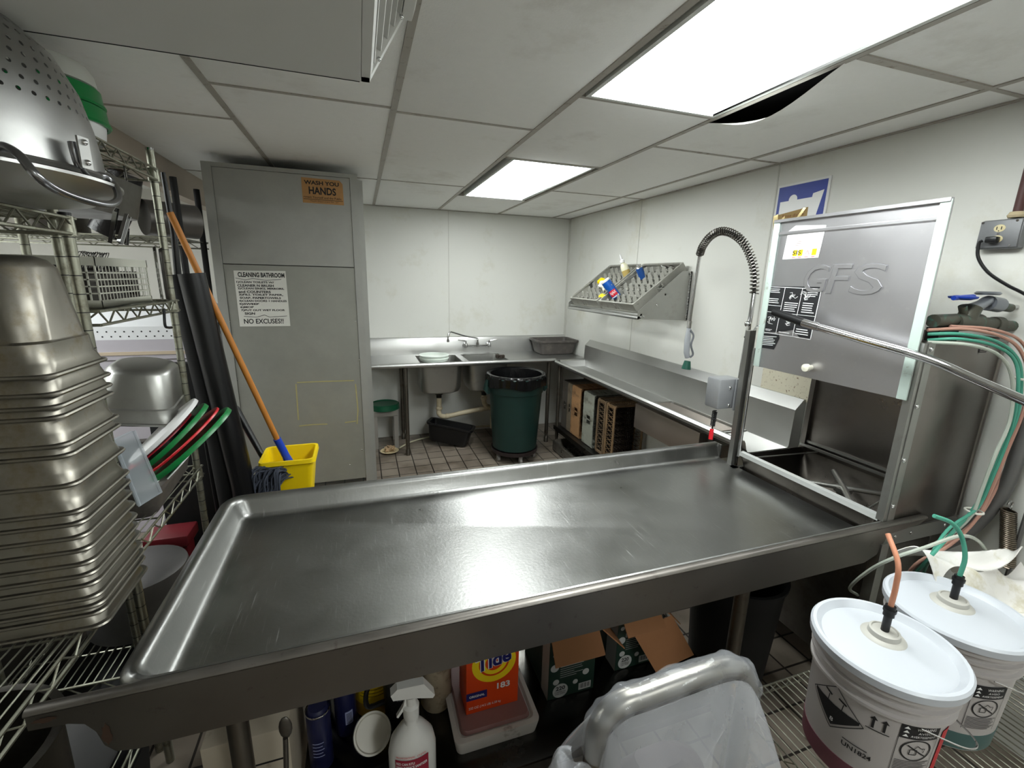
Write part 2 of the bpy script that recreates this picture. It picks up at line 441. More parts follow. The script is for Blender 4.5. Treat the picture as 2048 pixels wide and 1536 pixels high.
light(.83, 1.415, .43, 1.68, 'large bright ceiling light nearest the camera, cut off by the top of the photo')
light(.86, 1.39, 2.63, 3.91, 'smaller-looking ceiling light farther back, above the dish counter')
light(.83, 1.415, -2.0, -.85, 'unseen ceiling light added behind the camera')  # unseen lamp, added to light the space behind the camera
light(-2.6, -2.05, 1.2, 3.4, 'unseen ceiling light added for the room beyond the wire shelving', CEIL-.05)  # unseen lamp, added so the far room is bright

# white ceiling air diffuser box at the top of the picture
t = thing('ceiling_air_diffuser', 'white sheet-metal air diffuser box hanging under the ceiling, grille on its right side', 'air diffuser', (-.5, .9, 2.2))
M_duct = mat('white_painted_duct', '#d0d0cc', .5, var=.03)
x0, x1, xt, y0, y1, zb = -1.06, .03, .136, .1, 1.345, 2.2
b = B(M_duct); b.prism([(x0, y0, zb), (x1, y0, zb), (x1, y0, CEIL-.001), (x0, y0, CEIL-.001)], (0, y1-y0, 0)); b.build('housing', t)
b = B(M_blackm); b.bb(x0, x1-.003, y1+.0005, y1+.003, zb-.001, zb+.004); lab(b.build('edge_gap_shade', t), 'black strip standing in for the gap shadow along the far bottom edge')  # dark strip painted in as the gap shadow under the box edge
b = B(M_duct)     # sloping grille frame
def sp(s, h): return (x1+(xt-x1)*s, 0, zb+(CEIL-.002-zb)*s)
for ya, yb_ in ((y0, y0+.03), (y1-.03, y1)):
    b.prism([(x1+.001, ya, zb), (x1+.02, ya, zb), (xt+.02, ya, CEIL-.002), (x1+.001, ya, CEIL-.002)], (0, yb_-ya, 0))
b.prism([(x1+.001, y0, zb), (x1+.022, y0, zb), (x1+.03, y0, zb+.025), (x1+.001, y0, zb+.025)], (0, y1-y0, 0))
b.prism([(xt, y0, CEIL-.03), (xt+.025, y0, CEIL-.03), (xt+.035, y0, CEIL-.002), (xt, y0, CEIL-.002)], (0, y1-y0, 0))
b.build('grille_frame', t)
for i in range(5):
    s = .2+.16*i; x = x1+(xt-x1)*s; z = zb+(CEIL-zb)*s
    B(M_duct).prism([(x-.02, y0+.03, z+.012), (x+.012, y0+.03, z-.004), (x+.014, y0+.03, z), (x-.018, y0+.03, z+.016)], (0, y1-y0-.06, 0)).build('slat', t)
b = B(M_chrome)
for y in (y1-.015,):
    for s in (.25, .8): b.sphere((x1+(xt-x1)*s+.018, y-.012, zb+(CEIL-zb)*s), .006)
b.build('screw', t)

# ================================================================== MAIN DISH TABLE
t = thing('dish_table', 'long stainless steel dish table with raised rolled rim in the foreground', 'table', (.65, 1.4, 0))
def rr(x0, y0, x1, y1, z, r): return rrect((x0+x1)/2, (y0+y1)/2, z, x1-x0, y1-y0, r, 6)
seq = [(-.445, 1.02, 1.775, .800, .03), (-.462, 1.008, 1.788, .803, .035), (-.474, .998, 1.798, .815, .04), (-.490, .990, 1.806, .862, .045),
       (-.497, .984, 1.812, .874, .05), (-.509, .980, 1.822, .880, .055), (-.524, .976, 1.836, .878, .06), (-.538, .972, 1.846, .866, .065), (-.542, .970, 1.850, .85, .07), (-.540, .970, 1.848, .825, .07)]
b = B(M_top)
b.loft([rr(a, c, 3.0, d, z, r) for a, c, d, z, r in seq], cap0=True)
g = bmesh.ops.bisect_plane(b.bm, geom=b.bm.verts[:]+b.bm.edges[:]+b.bm.faces[:], plane_co=(1.802, 0, 0), plane_no=(1, 0, 0), clear_outer=True)
b.build('table_top', t)
# rounded end cap of the back rim
b = B(M_top); b.bb(1.802, 1.815, 1.79, 1.85, .80, .875, bev=.006); b.build('rim_end', t)
# front flange with the torn left end
b = B(steel('apron_steel', '#77736e', .42, .08, dirt='#3c3128', dlo=.6, dhi=.8, dscale=18))
prof = [(-.662, .878), (-.662, .834), (-.60, .830), (-.575, .820), (-.560, .795), (-.552, .757), (-.535, .735), (-.50, .727), (1.70, .737), (1.76, .76), (1.80, .835), (1.97, .850), (2.0, .868), (2.0, .878)]
b.prism([(x, .955, z) for x, z in prof], (0, .006, 0))
rings = []
for x in (-.662, 2.0):
    rings.append([Vector((x, .964+p, .872+q)) for p, q in [(0.014*math.cos(a), 0.009*math.sin(a)) for a in [2*PI*i/12 for i in range(12)]]])
b.loft(rings, True, True)
ap = b.build('front_apron', t)
f = flatmap((-.662, .9545, 0), (1, 0, 0), (0, 0, 1))
for x, z, rx, rz in ((.03, .852, .020, .007), (.118, .785, .009, .026)):
    b = B(M_rust)
    b.poly(f, [(x+rx*random.uniform(.6, 1.2)*math.cos(a), z+rz*random.uniform(.6, 1.2)*math.sin(a)) for a in [2*PI*i/19 for i in range(19)]])
    b.build('rust_stain', ap)
M_leg = steel('galvanised_leg', '#6f6a62', .45, .1, dirt='#463a2c', dlo=.5, dhi=.75, dscale=12)
def leg(x, y, zt, r=.02, par=t, z0=0, collar=True):
    b = B(M_leg)
    prof = [(0, z0), (r*1.15, z0), (r*1.15, z0+.05), (r*.85, z0+.06), (r*.85, z0+.09), (r, z0+.1), (r, zt-.07)]
    prof += ([(r*1.5, zt-.065), (r*1.6, zt), (0, zt)] if collar else [(r, zt), (0, zt)])
    b.lathe(prof, (x, y, 0), 20); return b.build('leg', par)
for x, y in ((-.34, 1.04), (1.235, 1.04), (-.34, 1.74), (1.235, 1.74)): leg(x, y, .765, .024)
b = B(M_ss2); b.bb(-.42, 1.3, 1.03, 1.79, .765, .797); b.build('under_frame', t)
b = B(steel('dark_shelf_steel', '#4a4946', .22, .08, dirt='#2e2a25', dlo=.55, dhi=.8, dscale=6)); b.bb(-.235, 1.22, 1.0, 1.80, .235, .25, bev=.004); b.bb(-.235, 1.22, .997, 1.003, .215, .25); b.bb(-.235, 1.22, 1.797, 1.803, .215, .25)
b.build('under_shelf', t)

# ================================================================== BACK SINK COUNTER
t = thing('sink_counter', 'stainless two-bowl sink counter along the back wall', 'sink', (.9, 4.5, 0))
yf, y1 = 4.18, 4.80; zc = .915
bowls = [(.72, 4.47, .42, .40), (1.20, 4.47, .42, .40)]
# deck as strips round the bowls
b = B(M_ss)
xs = [-.12, .51, .93, .99, 1.41, 2.25]
b.bb(xs[0], xs[5], yf+.02, 4.27, zc-.02, zc-.002); b.bb(xs[0], xs[5], 4.67, y1, zc-.02, zc-.002)
b.bb(xs[0], xs[1], 4.27, 4.67, zc-.02, zc-.002); b.bb(xs[2], xs[3], 4.27, 4.67, zc-.02, zc-.002); b.bb(xs[4], xs[5], 4.27, 4.67, zc-.02, zc-.002)
b.build('deck', t)
b = B(M_ss); b.tube([(-.12, yf+.01, zc-.008), (1.885, yf+.01, zc-.008)], .022, 14); b.build('front_roll', t)
b = B(M_ss); b.prism([(-.12, y1-.03, zc-.01), (-.12, y1-.03, 1.055), (-.12, y1-.012, 1.085), (-.12, y1+.015, 1.09), (-.12, y1+.015, zc-.01)], (2.38, 0, 0)); b.build('backsplash', t)
for i, (cx, cy, w, d) in enumerate(bowls):
    b = B(M_ss2)
    R = [rrect(cx, cy, zc-.004, w, d, .05), rrect(cx, cy, zc-.05, w-.006, d-.006, .06), rrect(cx, cy, zc-.27, w-.02, d-.02, .07), rrect(cx, cy, zc-.315, w-.05, d-.05, .08), rrect(cx, cy, zc-.335, w-.12, d-.12, .08)]
    b.loft(R, cap1=True)
    b.build('sink_bowl', t, solid=.004)
    b = B(mat('dark_drain', '#2c2a28', .4, metal=.8)); b.lathe([(0, zc-.332), (.045, zc-.333), (.045, zc-.37), (.028, zc-.38), (.028, zc-.41), (0, zc-.41)], (cx, cy, 0), 18); b.build('drain', t)
b = B(mat('old_white_pipe', '#b9ad93', .5, var=.15, dirt='#7d6f52', dlo=.55, dhi=.75, dscale=14))
b.tube(smooth([(.72, 4.47, .52), (.72, 4.47, .40), (.72, 4.46, .33), (.78, 4.46, .30), (.95, 4.47, .32), (1.15, 4.48, .345), (1.45, 4.5, .36)]), .026, 12)
b.tube(smooth([(1.20, 4.47, .52), (1.20, 4.47, .44), (1.23, 4.48, .38), (1.30, 4.48, .355)]), .026, 12)
for c in ((.72, 4.47, .39), (.80, 4.46, .302), (1.20, 4.47, .47), (1.17, 4.48, .345)): b.sphere(c, .036, (1, 1, .8))
b.cyl((1.3, 4.49, .36), (1.3, 4.49, .12), .022); b.tube([(1.02, 4.74, .06), (1.35, 4.7, .07), (1.6, 4.7, .12)], .012)
b.build('drain_pipe', t)
M_l2 = steel('sink_leg_steel', '#7c7872', .4, .1)
leg(.37, 4.24, .90, .02, t, collar=False); leg(.37, 4.72, .90, .02, t, collar=False); leg(1.84, 4.24, .9, .02, t, collar=False)
# faucet
ft = thing('wall_faucet', 'chrome wall faucet with long swivel spout on the sink backsplash', 'faucet', (1.19, 4.76, 1.0))
b = B(M_chrome); b.tube([(1.06, 4.72, 1.0), (1.32, 4.72, 1.0)], .012, 12)
for x in (1.06, 1.32):
    b.lathe([(0, 0), (.028, 0), (.026, .008), (.016, .014), (.014, .06), (0, .06)], (x, 4.768, 1.0), 16, (0, -1, 0)); b.lathe([(0, -.018), (.02, -.016), (.021, .012), (.013, .03), (0, .032)], (x, 4.715, 1.0), 16)
b.cyl((1.19, 4.72, .985), (1.19, 4.72, 1.035), .016); b.build('body', ft)
b = B(M_chrome); b.tube(smooth([(1.19, 4.72, 1.03), (1.19, 4.715, 1.06), (1.17, 4.70, 1.085), (1.0, 4.52, 1.135), (.84, 4.35, 1.195), (.81, 4.32, 1.195), (.79, 4.30, 1.17), (.788, 4.298, 1.12)]), .009, 12); b.cyl((.788, 4.298, 1.13), (.788, 4.298, 1.105), .013); b.build('spout', ft)
for x, s in ((1.06, -1), (1.32, 1)):
    b = B(M_chrome); b.tube([(x, 4.715, 1.03), (x, 4.715, 1.05), (x+s*.02, 4.712, 1.055), (x+s*.09, 4.70, 1.068)], .006, 8, radii=[.01, .01, .008, .006]); b.build('handle', ft)
# on the sink
b = B(mat('pale_green_plate', '#d4ddd5', .3)); zz = zc
b.lathe([(0, 0), (.12, 0), (.134, .006), (.138, .022), (.144, .026), (.144, .032), (.138, .034), (.140, .05), (.146, .055), (.146, .06), (.138, .06), (.12, .048), (0, .046)], (.66, 4.36, zz+.001), 48)
tag(b.build('plate'), 'pale green stacked round plates resting over the left sink bowl', 'plate')
b = B(mat('brown_scourer', '#3a322b', .9, var=.4, scale=60))
for i in range(60):
    a = [Vector((1.34+random.uniform(-.045, .045), 4.36+random.uniform(-.03, .03), zz+.006+random.uniform(0, .03))) for _ in range(4)]
    b.tube(smooth(a, 3), .003, 5)
tag(b.build('scouring_pad'), 'dark brown metal scouring pad on the sink rim right of the faucet', 'scouring pad')
# bus tub
def tub(name, cx, cy, z, w, d, h, m, label, cat, parent=None):
    b = B(m)
    b.loft([rrect(cx, cy, z+h-.02, w+.05, d+.05, .05), rrect(cx, cy, z+h-.002, w+.052, d+.052, .05), rrect(cx, cy, z+h, w+.04, d+.04, .05), rrect(cx, cy, z+h-.004, w, d, .04), rrect(cx, cy, z+.02, w-.05, d-.05, .04), rrect(cx, cy, z+.008, w-.06, d-.06, .035)], cap1=True)
    b.loft([rrect(cx, cy, z+h-.02, w+.05, d+.05, .05), rrect(cx, cy, z+h-.03, w+.012, d+.012, .045), rrect(cx, cy, z+.015, w-.04, d-.04, .04), rrect(cx, cy, z, w-.06, d-.06, .035)], cap1=True)
    return b
b = tub('bus_tub', 2.04, 4.60, .917, .43, .30, .155, M_grey, '', '')
tag(b.build('bus_tub'), 'dark grey plastic bus tub in the corner at the right end of the sink counter', 'bus tub')

# trash can on a dolly
tc = thing('trash_can', 'dark green round trash can lined with a black bag', 'trash can', (1.37, 3.93, .06))
M_can = mat('dark_green_can', '#142f2b', .45, var=.2, scale=9, dirt='#2b4a44', dlo=.64, dhi=.72, dscale=30)
b = B(M_can)
b.lathe([(0, 0), (.20, 0), (.215, .01), (.252, .56), (.262, .565), (.268, .67), (.262, .68), (.255, .70), (.282, .70), (.287, .715), (.275, .725), (.25, .70), (.25, .6), (.215, .03), (0, .03)], (1.37, 3.93, .115), 48)
b.build('body', tc)
for s in (-1, 1):
    b = B(M_can); b.prism([(1.37+s*.262, 3.895, .79), (1.37+s*.262, 3.895, .67), (1.37+s*.29, 3.895, .66), (1.37+s*.315, 3.895, .70), (1.37+s*.29, 3.895, .80)], (0, .07, 0)); b.build('handle', tc)
def bagf(u, v):
    a = u*2*PI
    if v < .35:
        w = v/.35; r = .292+.004*math.sin(17*a)+.003*math.sin(31*a+2)-.004*w; z = .84-.09*(1-w)+.012*math.sin(5*a)*(1-w)
    elif v < .5:
        w = (v-.35)/.15; r = .292-.049*w; z = .845+.012*math.sin(w*PI)
    else:
        w = (v-.5)/.5; r = .243-.05*w+.010*math.sin(9*a+8*w)*w+.004*math.sin(23*a+w*15)*w; z = .847-.42*w
    return (1.37+r*math.cos(a), 3.93+r*math.sin(a), z)
b = B(mat('black_bag_film', '#0b0b0c', .22, bump=.9, bscale=22, stretch=(3, 3, .7))); b.grid(bagf, 120, 26); b.build('bag_liner', tc)
dl = thing('can_dolly', 'round black dolly with casters under the green trash can', 'dolly', (1.37, 3.93, 0))
b = B(mat('dolly_plastic', '#2b2222', .5)); b.lathe([(0, .07), (.2, .07), (.225, .08), (.23, .115), (.222, .115), (.215, .1), (0, .1)], (1.37, 3.93, 0), 40); b.build('deck', dl)
for a in range(5):
    an = a*2*PI/5-PI/2; x, y = 1.37+.19*math.cos(an), 3.93+.19*math.sin(an)
    b = B(mat('caster_grey', '#8a8783', .5)); b.cyl((x-.012, y, .028), (x+.012, y, .028), .028, n=16); b.bb(x-.016, x+.016, y-.01, y+.01, .03, .072); b.build('caster', dl)

# stool + green lid + plate of scraps + hose + black tub
b = B(mat('grey_painted_wood', '#8e8a83', .6, var=.1))
b.bb(.06, .30, 4.47, 4.75, .34, .40, bev=.003)
for x in (.06, .26):
    for y in (4.47, 4.71): b.bb(x, x+.04, y, y+.04, 0, .34)
sl = b.build('step_stool'); tag(sl, 'small grey box stool under the left of the sink counter', 'stool')
b = B(mat('deep_green_plastic', '#17553a', .4)); b.lathe([(0, .045), (.125, .045), (.135, .055), (.145, .05), (.15, .0), (.142, 0), (.14, .03), (0, .03)], (.18, 4.58, .40), 40)
tag(b.build('bucket_lid'), 'green round pail lid lying on the grey stool', 'lid')
b = B(mat('cream_dish', '#c9b893', .5)); b.lathe([(0, .002), (.05, .002), (.085, .018), (.09, .02), (.05, .008), (0, .008)], (.2, 4.36, 0), 30)
tag(b.build('scrap_dish'), 'small cream dish on the floor in front of the stool', 'dish')
b = B(mat('crumpled_paper_scrap', '#b79c7b', .9, var=.3, scale=30))
for i in range(16): b.box((.2+random.uniform(-.035, .045), 4.36+random.uniform(-.03, .03), .028+random.uniform(0, .03)), (.035, .025, .006), rot=(random.uniform(0, 3), random.uniform(0, 3), random.uniform(0, 3)))
tag(b.build('food_scraps'), 'crumpled brown scraps heaped on the small cream dish', 'scraps', kind='stuff')
b = B(mat('pale_hose', '#b9b49a', .5)); b.tube(smooth([(.3, 4.42, .012), (.45, 4.58, .012), (.7, 4.68, .014), (1.0, 4.74, .014)]), .008, 8)
tag(b.build('hose'), 'thin pale hose running along the floor under the sink', 'hose')
b = tub('x', 0, 0, 0, .44, .20, .20, M_black, '', '')
b.xf(Matrix.Translation((.80, 4.42, .0)) @ Euler((math.radians(-4), math.radians(9), math.radians(-24))).to_matrix().to_4x4() @ Matrix.Translation((0, 0, .03)))
tag(b.build('storage_tub'), 'black plastic tub tilted on the floor under the sink drain', 'tub')

# ================================================================== RIGHT DISH COUNTER
t = thing('dish_counter', 'stainless dish counter with high backsplash along the right wall', 'counter', (2.05, 3.3, 0))
b = B(M_ss)
fl = .845
prof = [(1.93, fl), (1.915, fl+.005), (1.905, fl+.02), (1.895, .90), (1.885, .915), (1.868, .915), (1.855, .902), (1.855, .885)]
hx0, hx1, hy0, hy1 = 1.955, 2.20, 2.02, 2.70
ya, yb_ = 1.72, 4.14
P0 = [Vector((x, ya, z)) for x, z in prof]; P1 = [Vector((x, yb_, z)) for x, z in prof]
b.loft([P0, P1], closed=False)
b.bb(1.925, hx0, ya, yb_, fl-.003, fl); b.bb(hx1, 2.2, ya, yb_, fl-.003, fl) if hx1 < 2.2 else None
b.bb(hx0, hx1, ya, hy0, fl-.003, fl); b.bb(hx0, hx1, hy1, yb_, fl-.003, fl)
b.build('counter_top', t)
b = B(M_ss); b.prism([(1.92, yb_-.012, fl), (1.92, yb_+.0, .905), (1.92, yb_+.02, .915), (1.92, yb_+.03, .90), (1.92, yb_+.03, fl)], (.29, 0, 0)); b.build('end_rim', t)
b = B(M_ss); b.prism([(2.198, ya, fl-.003), (2.205, ya, fl+.01), (2.21, ya, 1.06), (2.262, ya, 1.115), (2.275, ya, 1.115), (2.275, ya, fl-.003)], (0, yb_+.03-ya, 0)); b.build('backsplash', t)
leg(1.90, 4.10, .88, .017, t, collar=False); leg(2.2, 4.10, .84, .017, t, collar=False); leg(1.90, 1.78, .84, .017, t, collar=False); leg(2.2, 1.78, .84, .017, t, collar=False)
b = B(steel('rack_shelf_steel', '#4e4c49', .35, .1)); b.bb(1.875, 2.24, 1.9, 4.13, .20, .215, bev=.003); b.bb(1.873, 1.88, 1.9, 4.13, .18, .225); b.build('rack_shelf', t)
b = B(steel('taupe_box_steel', '#9a9088', .5, .05)); b.bb(1.90, 2.18, 2.06, 2.74, .655, .84, bev=.004); b.build('sink_box', t)
# scrap basket
b = B(M_ss2); cx, cy = (hx0+hx1)/2, (hy0+hy1)/2; w, d = hx1-hx0, hy1-hy0
b.loft([rrect(cx, cy, fl+.002, w+.03, d+.03, .015), rrect(cx, cy, fl+.006, w+.028, d+.028, .015), rrect(cx, cy, fl+.004, w-.01, d-.01, .02), rrect(cx, cy, fl-.09, w-.03, d-.03, .03), rrect(cx, cy, fl-.10, w-.06, d-.06, .03)], cap1=True)
sb = tag(b.build('scrap_basket', solid=.002), 'rectangular steel scrap basket sunk in the right dish counter', 'scrap basket')
b = B(mat('food_crumbs', '#7c5f41', .9, var=.6, scale=40))
for i in range(150):
    x, y = cx+random.gauss(.0, .05), cy-.12+random.gauss(0, .09)
    if abs(x-cx) < w/2-.04 and abs(y-cy) < d/2-.04: b.box((x, y, fl-.088), (random.uniform(.004, .014), random.uniform(.004, .012), .006), rot=(0, 0, random.uniform(0, 3)))
tag(b.build('food_debris'), 'brown food debris in the scrap basket', 'debris', kind='stuff')

# dish racks standing on edge on the under shelf
def lattice_wall(b, p0, p1, z0, z1, n, th=.004, diag=True):
    p0, p1 = Vector(p0), Vector(p1); Z = Vector((0, 0, 1))
    for i in range(n):
        a, c = p0.lerp(p1, i/n), p0.lerp(p1, (i+1)/n)
        b.tube([a+Z*z0, c+Z*z1], th/2, 4); b.tube([c+Z*z0, a+Z*z1], th/2, 4)
def make_rack(col, label, cells, solid_wall):
    t = thing('dish_rack', label, 'dish rack', (0, 0, 0), 'dish racks under the counter')
    m = mat('rack_plastic_'+col, col, .6, var=.2, scale=12, dirt='#3d3327', dlo=.5, dhi=.75, dscale=10)
    s, h = .25, .10
    b = B(m)
    for z in (.008, h-.008):
        b.loft([rrect(0, 0, z-.008, 2*s, 2*s, .03), rrect(0, 0, z+.008, 2*s, 2*s, .03), rrect(0, 0, z+.008, 2*s-.024, 2*s-.024, .025), rrect(0, 0, z-.008, 2*s-.024, 2*s-.024, .025), rrect(0, 0, z-.008, 2*s, 2*s, .03)])
    for sx, sy in ((1, 1), (1, -1), (-1, 1), (-1, -1)): b.box((sx*(s-.018), sy*(s-.018), h/2), (.026, .026, h), bev=.008)
    w = s-.006
    for p0, p1 in (((-w, -w, 0), (w, -w, 0)), ((w, -w, 0), (w, w, 0)), ((w, w, 0), (-w, w, 0)), ((-w, w, 0), (-w, -w, 0))):
        if solid_wall:
            P, Q = Vector(p0), Vector(p1); dd = (Q-P).normalized()
            for u, v in ((.0, .42), (.58, 1.0)):
                a, c = P.lerp(Q, u), P.lerp(Q, v); nrm = Vector((dd.y, -dd.x, 0))*.003
                b.prism([a-nrm, c-nrm, c+nrm, a+nrm], (0, 0, h))
            a, c = P.lerp(Q, .49), P.lerp(Q, .51); b.prism([a-nrm, c-nrm, c+nrm, a+nrm], (0, 0, h))
            a, c = P.lerp(Q, .42), P.lerp(Q, .58); b.prism([a-nrm, c-nrm, c+nrm, a+nrm], (0, 0, h*.35)); b.prism([a-nrm+Vector((0, 0, h*.7)), c-nrm+Vector((0, 0, h*.7)), c+nrm+Vector((0, 0, h*.7)), a+nrm+Vector((0, 0, h*.7))], (0, 0, h*.3))
        else: lattice_wall(b, p0, p1, .01, h-.01, 12)
    b.build('frame', t)
    b = B(m if solid_wall else mat('dark_rack_grid', '#2b221a', .6)); n = cells  # bottom grid darker than the frame on lattice racks
    for i in range(1, n):
        x = -s+2*s*i/n; b.bb(x-.002, x+.002, -s+.01, s-.01, .0, .014); b.bb(-s+.01, s-.01, x-.002, x+.002, .001, .013)
    if not solid_wall:
        for i in range(1, 9):
            for j in range(1, 9): b.tube([(-s+2*s*i/9, -s+2*s*j/9, .01), (-s+2*s*i/9+.006, -s+2*s*j/9, .075)], .0035, 5)
    b.build('bottom_grid', t)
    return t
specs = [(4.09, '#4b4640', 'dark grey-brown dish rack on edge, farthest of the row under the right counter', 14, True, 0),
         (3.965, '#6f6555', 'grimy brown dish rack on edge, second from the trash can', 14, True, 0),
         (3.87, '#a07a55', 'tan brown dish rack on edge between the grimy brown and the pale grey racks', 14, True, 0),
         (3.62, '#8f9186', 'pale grey dish rack on edge with fine grid, right of the tan rack', 30, True, 0),
         (3.36, '#6d5a44', 'brown lattice-sided dish rack on edge, just behind the widest brown peg rack', 16, False, 0),
         (3.21, '#7a6246', 'brown peg rack on edge whose dark peg side faces the camera, nearest of the racks', 16, False, .0)]
for y, col, lb, cells, sw, tl in specs:
    r = make_rack(col, lb, cells, sw)
    r.rotation_euler = (PI/2+tl, 0, 0)       # opening faces -y
    r.scale = (.58, 1, {4.09: 1.2, 3.965: .9, 3.87: 1.9, 3.62: 2.0, 3.36: 1.4, 3.21: 1.4}[y]); r.location = (2.085, y, .467)
tt = make_rack('#57534c', 'dark dish rack lying flat on the floor under the rack shelf', 12, True); tt.location = (2.06, 3.75, .01)
b = B(M_grey)

# slanted rack shelf on the wall
t = thing('slanted_wall_shelf', 'stainless slanted rack shelf hung on the right wall', 'wall shelf', (2.07, 3.3, 1.46))
ya, yb_ = 2.735, 3.865
for y in (ya, yb_-.004):
    b = B(M_ss2 if y == ya else M_ss2); b.prism([(1.85, y, 1.46), (2.275, y, 1.452), (2.275, y, 1.80), (2.19, y, 1.80), (1.85, y, 1.515)], (0, .004, 0)); b.build('side_plate', t)
b = B(M_ss); b.tube([(1.855, ya, 1.468), (1.855, yb_, 1.468)], .012, 12); b.prism([(1.85, ya, 1.48), (1.87, ya, 1.48), (1.88, ya, 1.465), (1.85, ya, 1.465)], (0, yb_-ya, 0)); b.build('front_rail', t)
b = B(M_ss2)
for s_ in (.02, .5, .98):
    x, z = 1.87+s_*.39, 1.485+s_*.30; b.tube([(x, ya, z), (x, yb_, z)], .008, 8)
b.bb(2.265, 2.275, ya, yb_, 1.455, 1.8)
b.build('support_rods', t)
b = B(M_chrome)
for i in range(16):
    z = 1.47+i*.0205; b.tube(arc((2.255, ya-.006, z), .008, 0, 2*PI, 8, 'xz' if i % 2 else 'yz')[:-1], .0016, 5, closed=True)
lab(b.build('chain', t), 'small hanging chain on the side plate')
b = B(M_chrome)
for x, z in ((2.0, 1.56), (1.875, 1.475), (1.9, 1.48), (2.262, 1.74)): b.sphere((x, ya-.001, z), .006, (1, .5, 1))
b.build('rivet', t)
def glass_rack(y0, lb):
    t = thing('glass_rack', lb, 'glass rack', (0, 0, 0), 'glass racks on the slanted shelf')
    m = mat('rack_grey', '#98978f', .55, var=.15, scale=14, dirt='#5c5a52', dlo=.55, dhi=.75, dscale=16)
    s, h = .25, .075
    b = B(m)
    for z in (.006, h-.006):
        b.loft([rrect(0, 0, z-.006, 2*s, 2*s, .03), rrect(0, 0, z+.006, 2*s, 2*s, .03), rrect(0, 0, z+.006, 2*s-.024, 2*s-.024, .025), rrect(0, 0, z-.006, 2*s-.024, 2*s-.024, .025), rrect(0, 0, z-.006, 2*s, 2*s, .03)])
    w = s-.004
    for a, c in ((-1, -.12), (.12, 1)):
        b.bb(-w-.003, -w+.003, a*w, c*w, 0, h); b.bb(w-.003, w+.003, a*w, c*w, 0, h); b.bb(a*w, c*w, -w-.003, -w+.003, 0, h); b.bb(a*w, c*w, w-.003, w+.003, 0, h)
    b.bb(-w-.003, -w+.003, -.01, .01, 0, h)
    b.build('frame', t)
    b = B(m)
    for i in range(1, 9):
        x = -s+2*s*i/9; b.bb(x-.002, x+.002, -s+.01, s-.01, 0, .01); b.bb(-s+.01, s-.01, x-.002, x+.002, .001, .009)
    for i in range(7):
        for j in range(6):
            x = -s+.04+i*.07; y = -s+.045+j*.078+(.02 if i % 2 else 0)
            pts = [(x-.012, y-.03, .012), (x+.002, y-.02, .055), (x+.012, y+.0, .062), (x+.002, y+.022, .055), (x-.012, y+.034, .012)]
            b.loft([[Vector(p) for p in pts], [Vector(p)+Vector((.004, 0, -.0)) for p in pts]], closed=True, cap0=True, cap1=True)
    b.build('divider_grid', t)
    t.rotation_euler = (0, -math.atan2(.30, .39), 0)
    t.location = (2.075, y0, 1.652)
    return t
glass_rack(3.03, 'grey glass rack with scalloped dividers, right one on the slanted wall shelf')
glass_rack(3.56, 'grey glass rack with scalloped dividers, left one on the slanted wall shelf')
ang = -math.atan2(.30, .39); NR = Vector((-math.sin(.656), 0, math.cos(.656)))
def onrack(s_, y, h=.03):     # point on the slanted racks, s_ 0 front .. 1 back
    return Vector((1.885+s_*.39, y, 1.505+s_*.30))+NR*h
# things on the racks
b = B(M_blue); p = onrack(.22, 3.2, .03); ax = Vector((-.55, .28, .78))
t = thing('cleanser_can', 'blue cleanser canister with white lid leaning in the slanted rack', 'canister', p)
b = B(mat('cleanser_blue', '#1557b0', .35)); b.lathe([(0, 0), (.037, 0), (.038, .004), (.038, .15), (0, .15)], p, 28, ax); b.build('body', t)
b = B(M_white); b.lathe([(0, .151), (.039, .151), (.039, .163), (.034, .168), (0, .168)], p, 28, ax); b.build('lid', t)
Q = Vector((0, 0, 1)).rotation_difference(ax.normalized()).to_matrix()
a_f = math.atan2(*(Q.inverted() @ Vector((-.75, -1, 0)).normalized()).yx)
cm = cylmap(0, 0, .0385, a_f, 0); fm = lambda x, y, h=0: p+Q @ cm(x, y, h)
b = B(M_red); b.rect(fm, -.03, .02, .03, .07, n=8); b.m(M_white); b.text(fm, 'AJAX', -.026, .03, .052, .03, h=.0016, bold=.02); b.rect(fm, -.035, .008, .035, .016, n=8); b.m(M_yellow); b.line(fm, [(-.03, .085), (.03, .105)], .01); b.build('printed_label', t)
t = thing('squeeze_bottle', 'clear squeeze bottle of amber liquid with pointed tip, top of the slanted rack', 'bottle', onrack(.72, 3.36, .03))
p = onrack(.72, 3.36, .02); ax = Vector((-.33, .22, .9))
b = B(mat('amber_liquid', '#c9b06a', .25, trans=.2)); b.lathe([(0, 0), (.031, 0), (.033, .005), (.033, .08), (0, .08)], p, 24, ax); b.build('liquid', t)
b = B(mat('cloudy_bottle', '#dcd9bd', .3)); b.lathe([(.033, .08), (.033, .10), (.028, .125), (.016, .14), (.016, .15), (0, .15)], p, 24, ax); b.build('body', t)
b = B(M_white); b.lathe([(.02, .148), (.02, .165), (.008, .175), (.004, .22), (0, .22)], p, 20, ax); b.build('tip', t)
t = thing('spray_can', 'small blue and grey can leaning near the back of the right glass rack', 'can', onrack(.75, 3.17, .02)); p = onrack(.75, 3.17, .02); ax = Vector((-.45, .1, .85))
b = B(mat('can_blue', '#2f5fae', .3, metal=.4)); b.lathe([(0, 0), (.028, 0), (.028, .09), (0, .09)], p, 22, ax); b.build('body', t)
b = B(M_chrome); b.lathe([(.028, .09), (.022, .1), (.015, .104), (.01, .12), (0, .12)], p, 22, ax); b.build('cap', t)
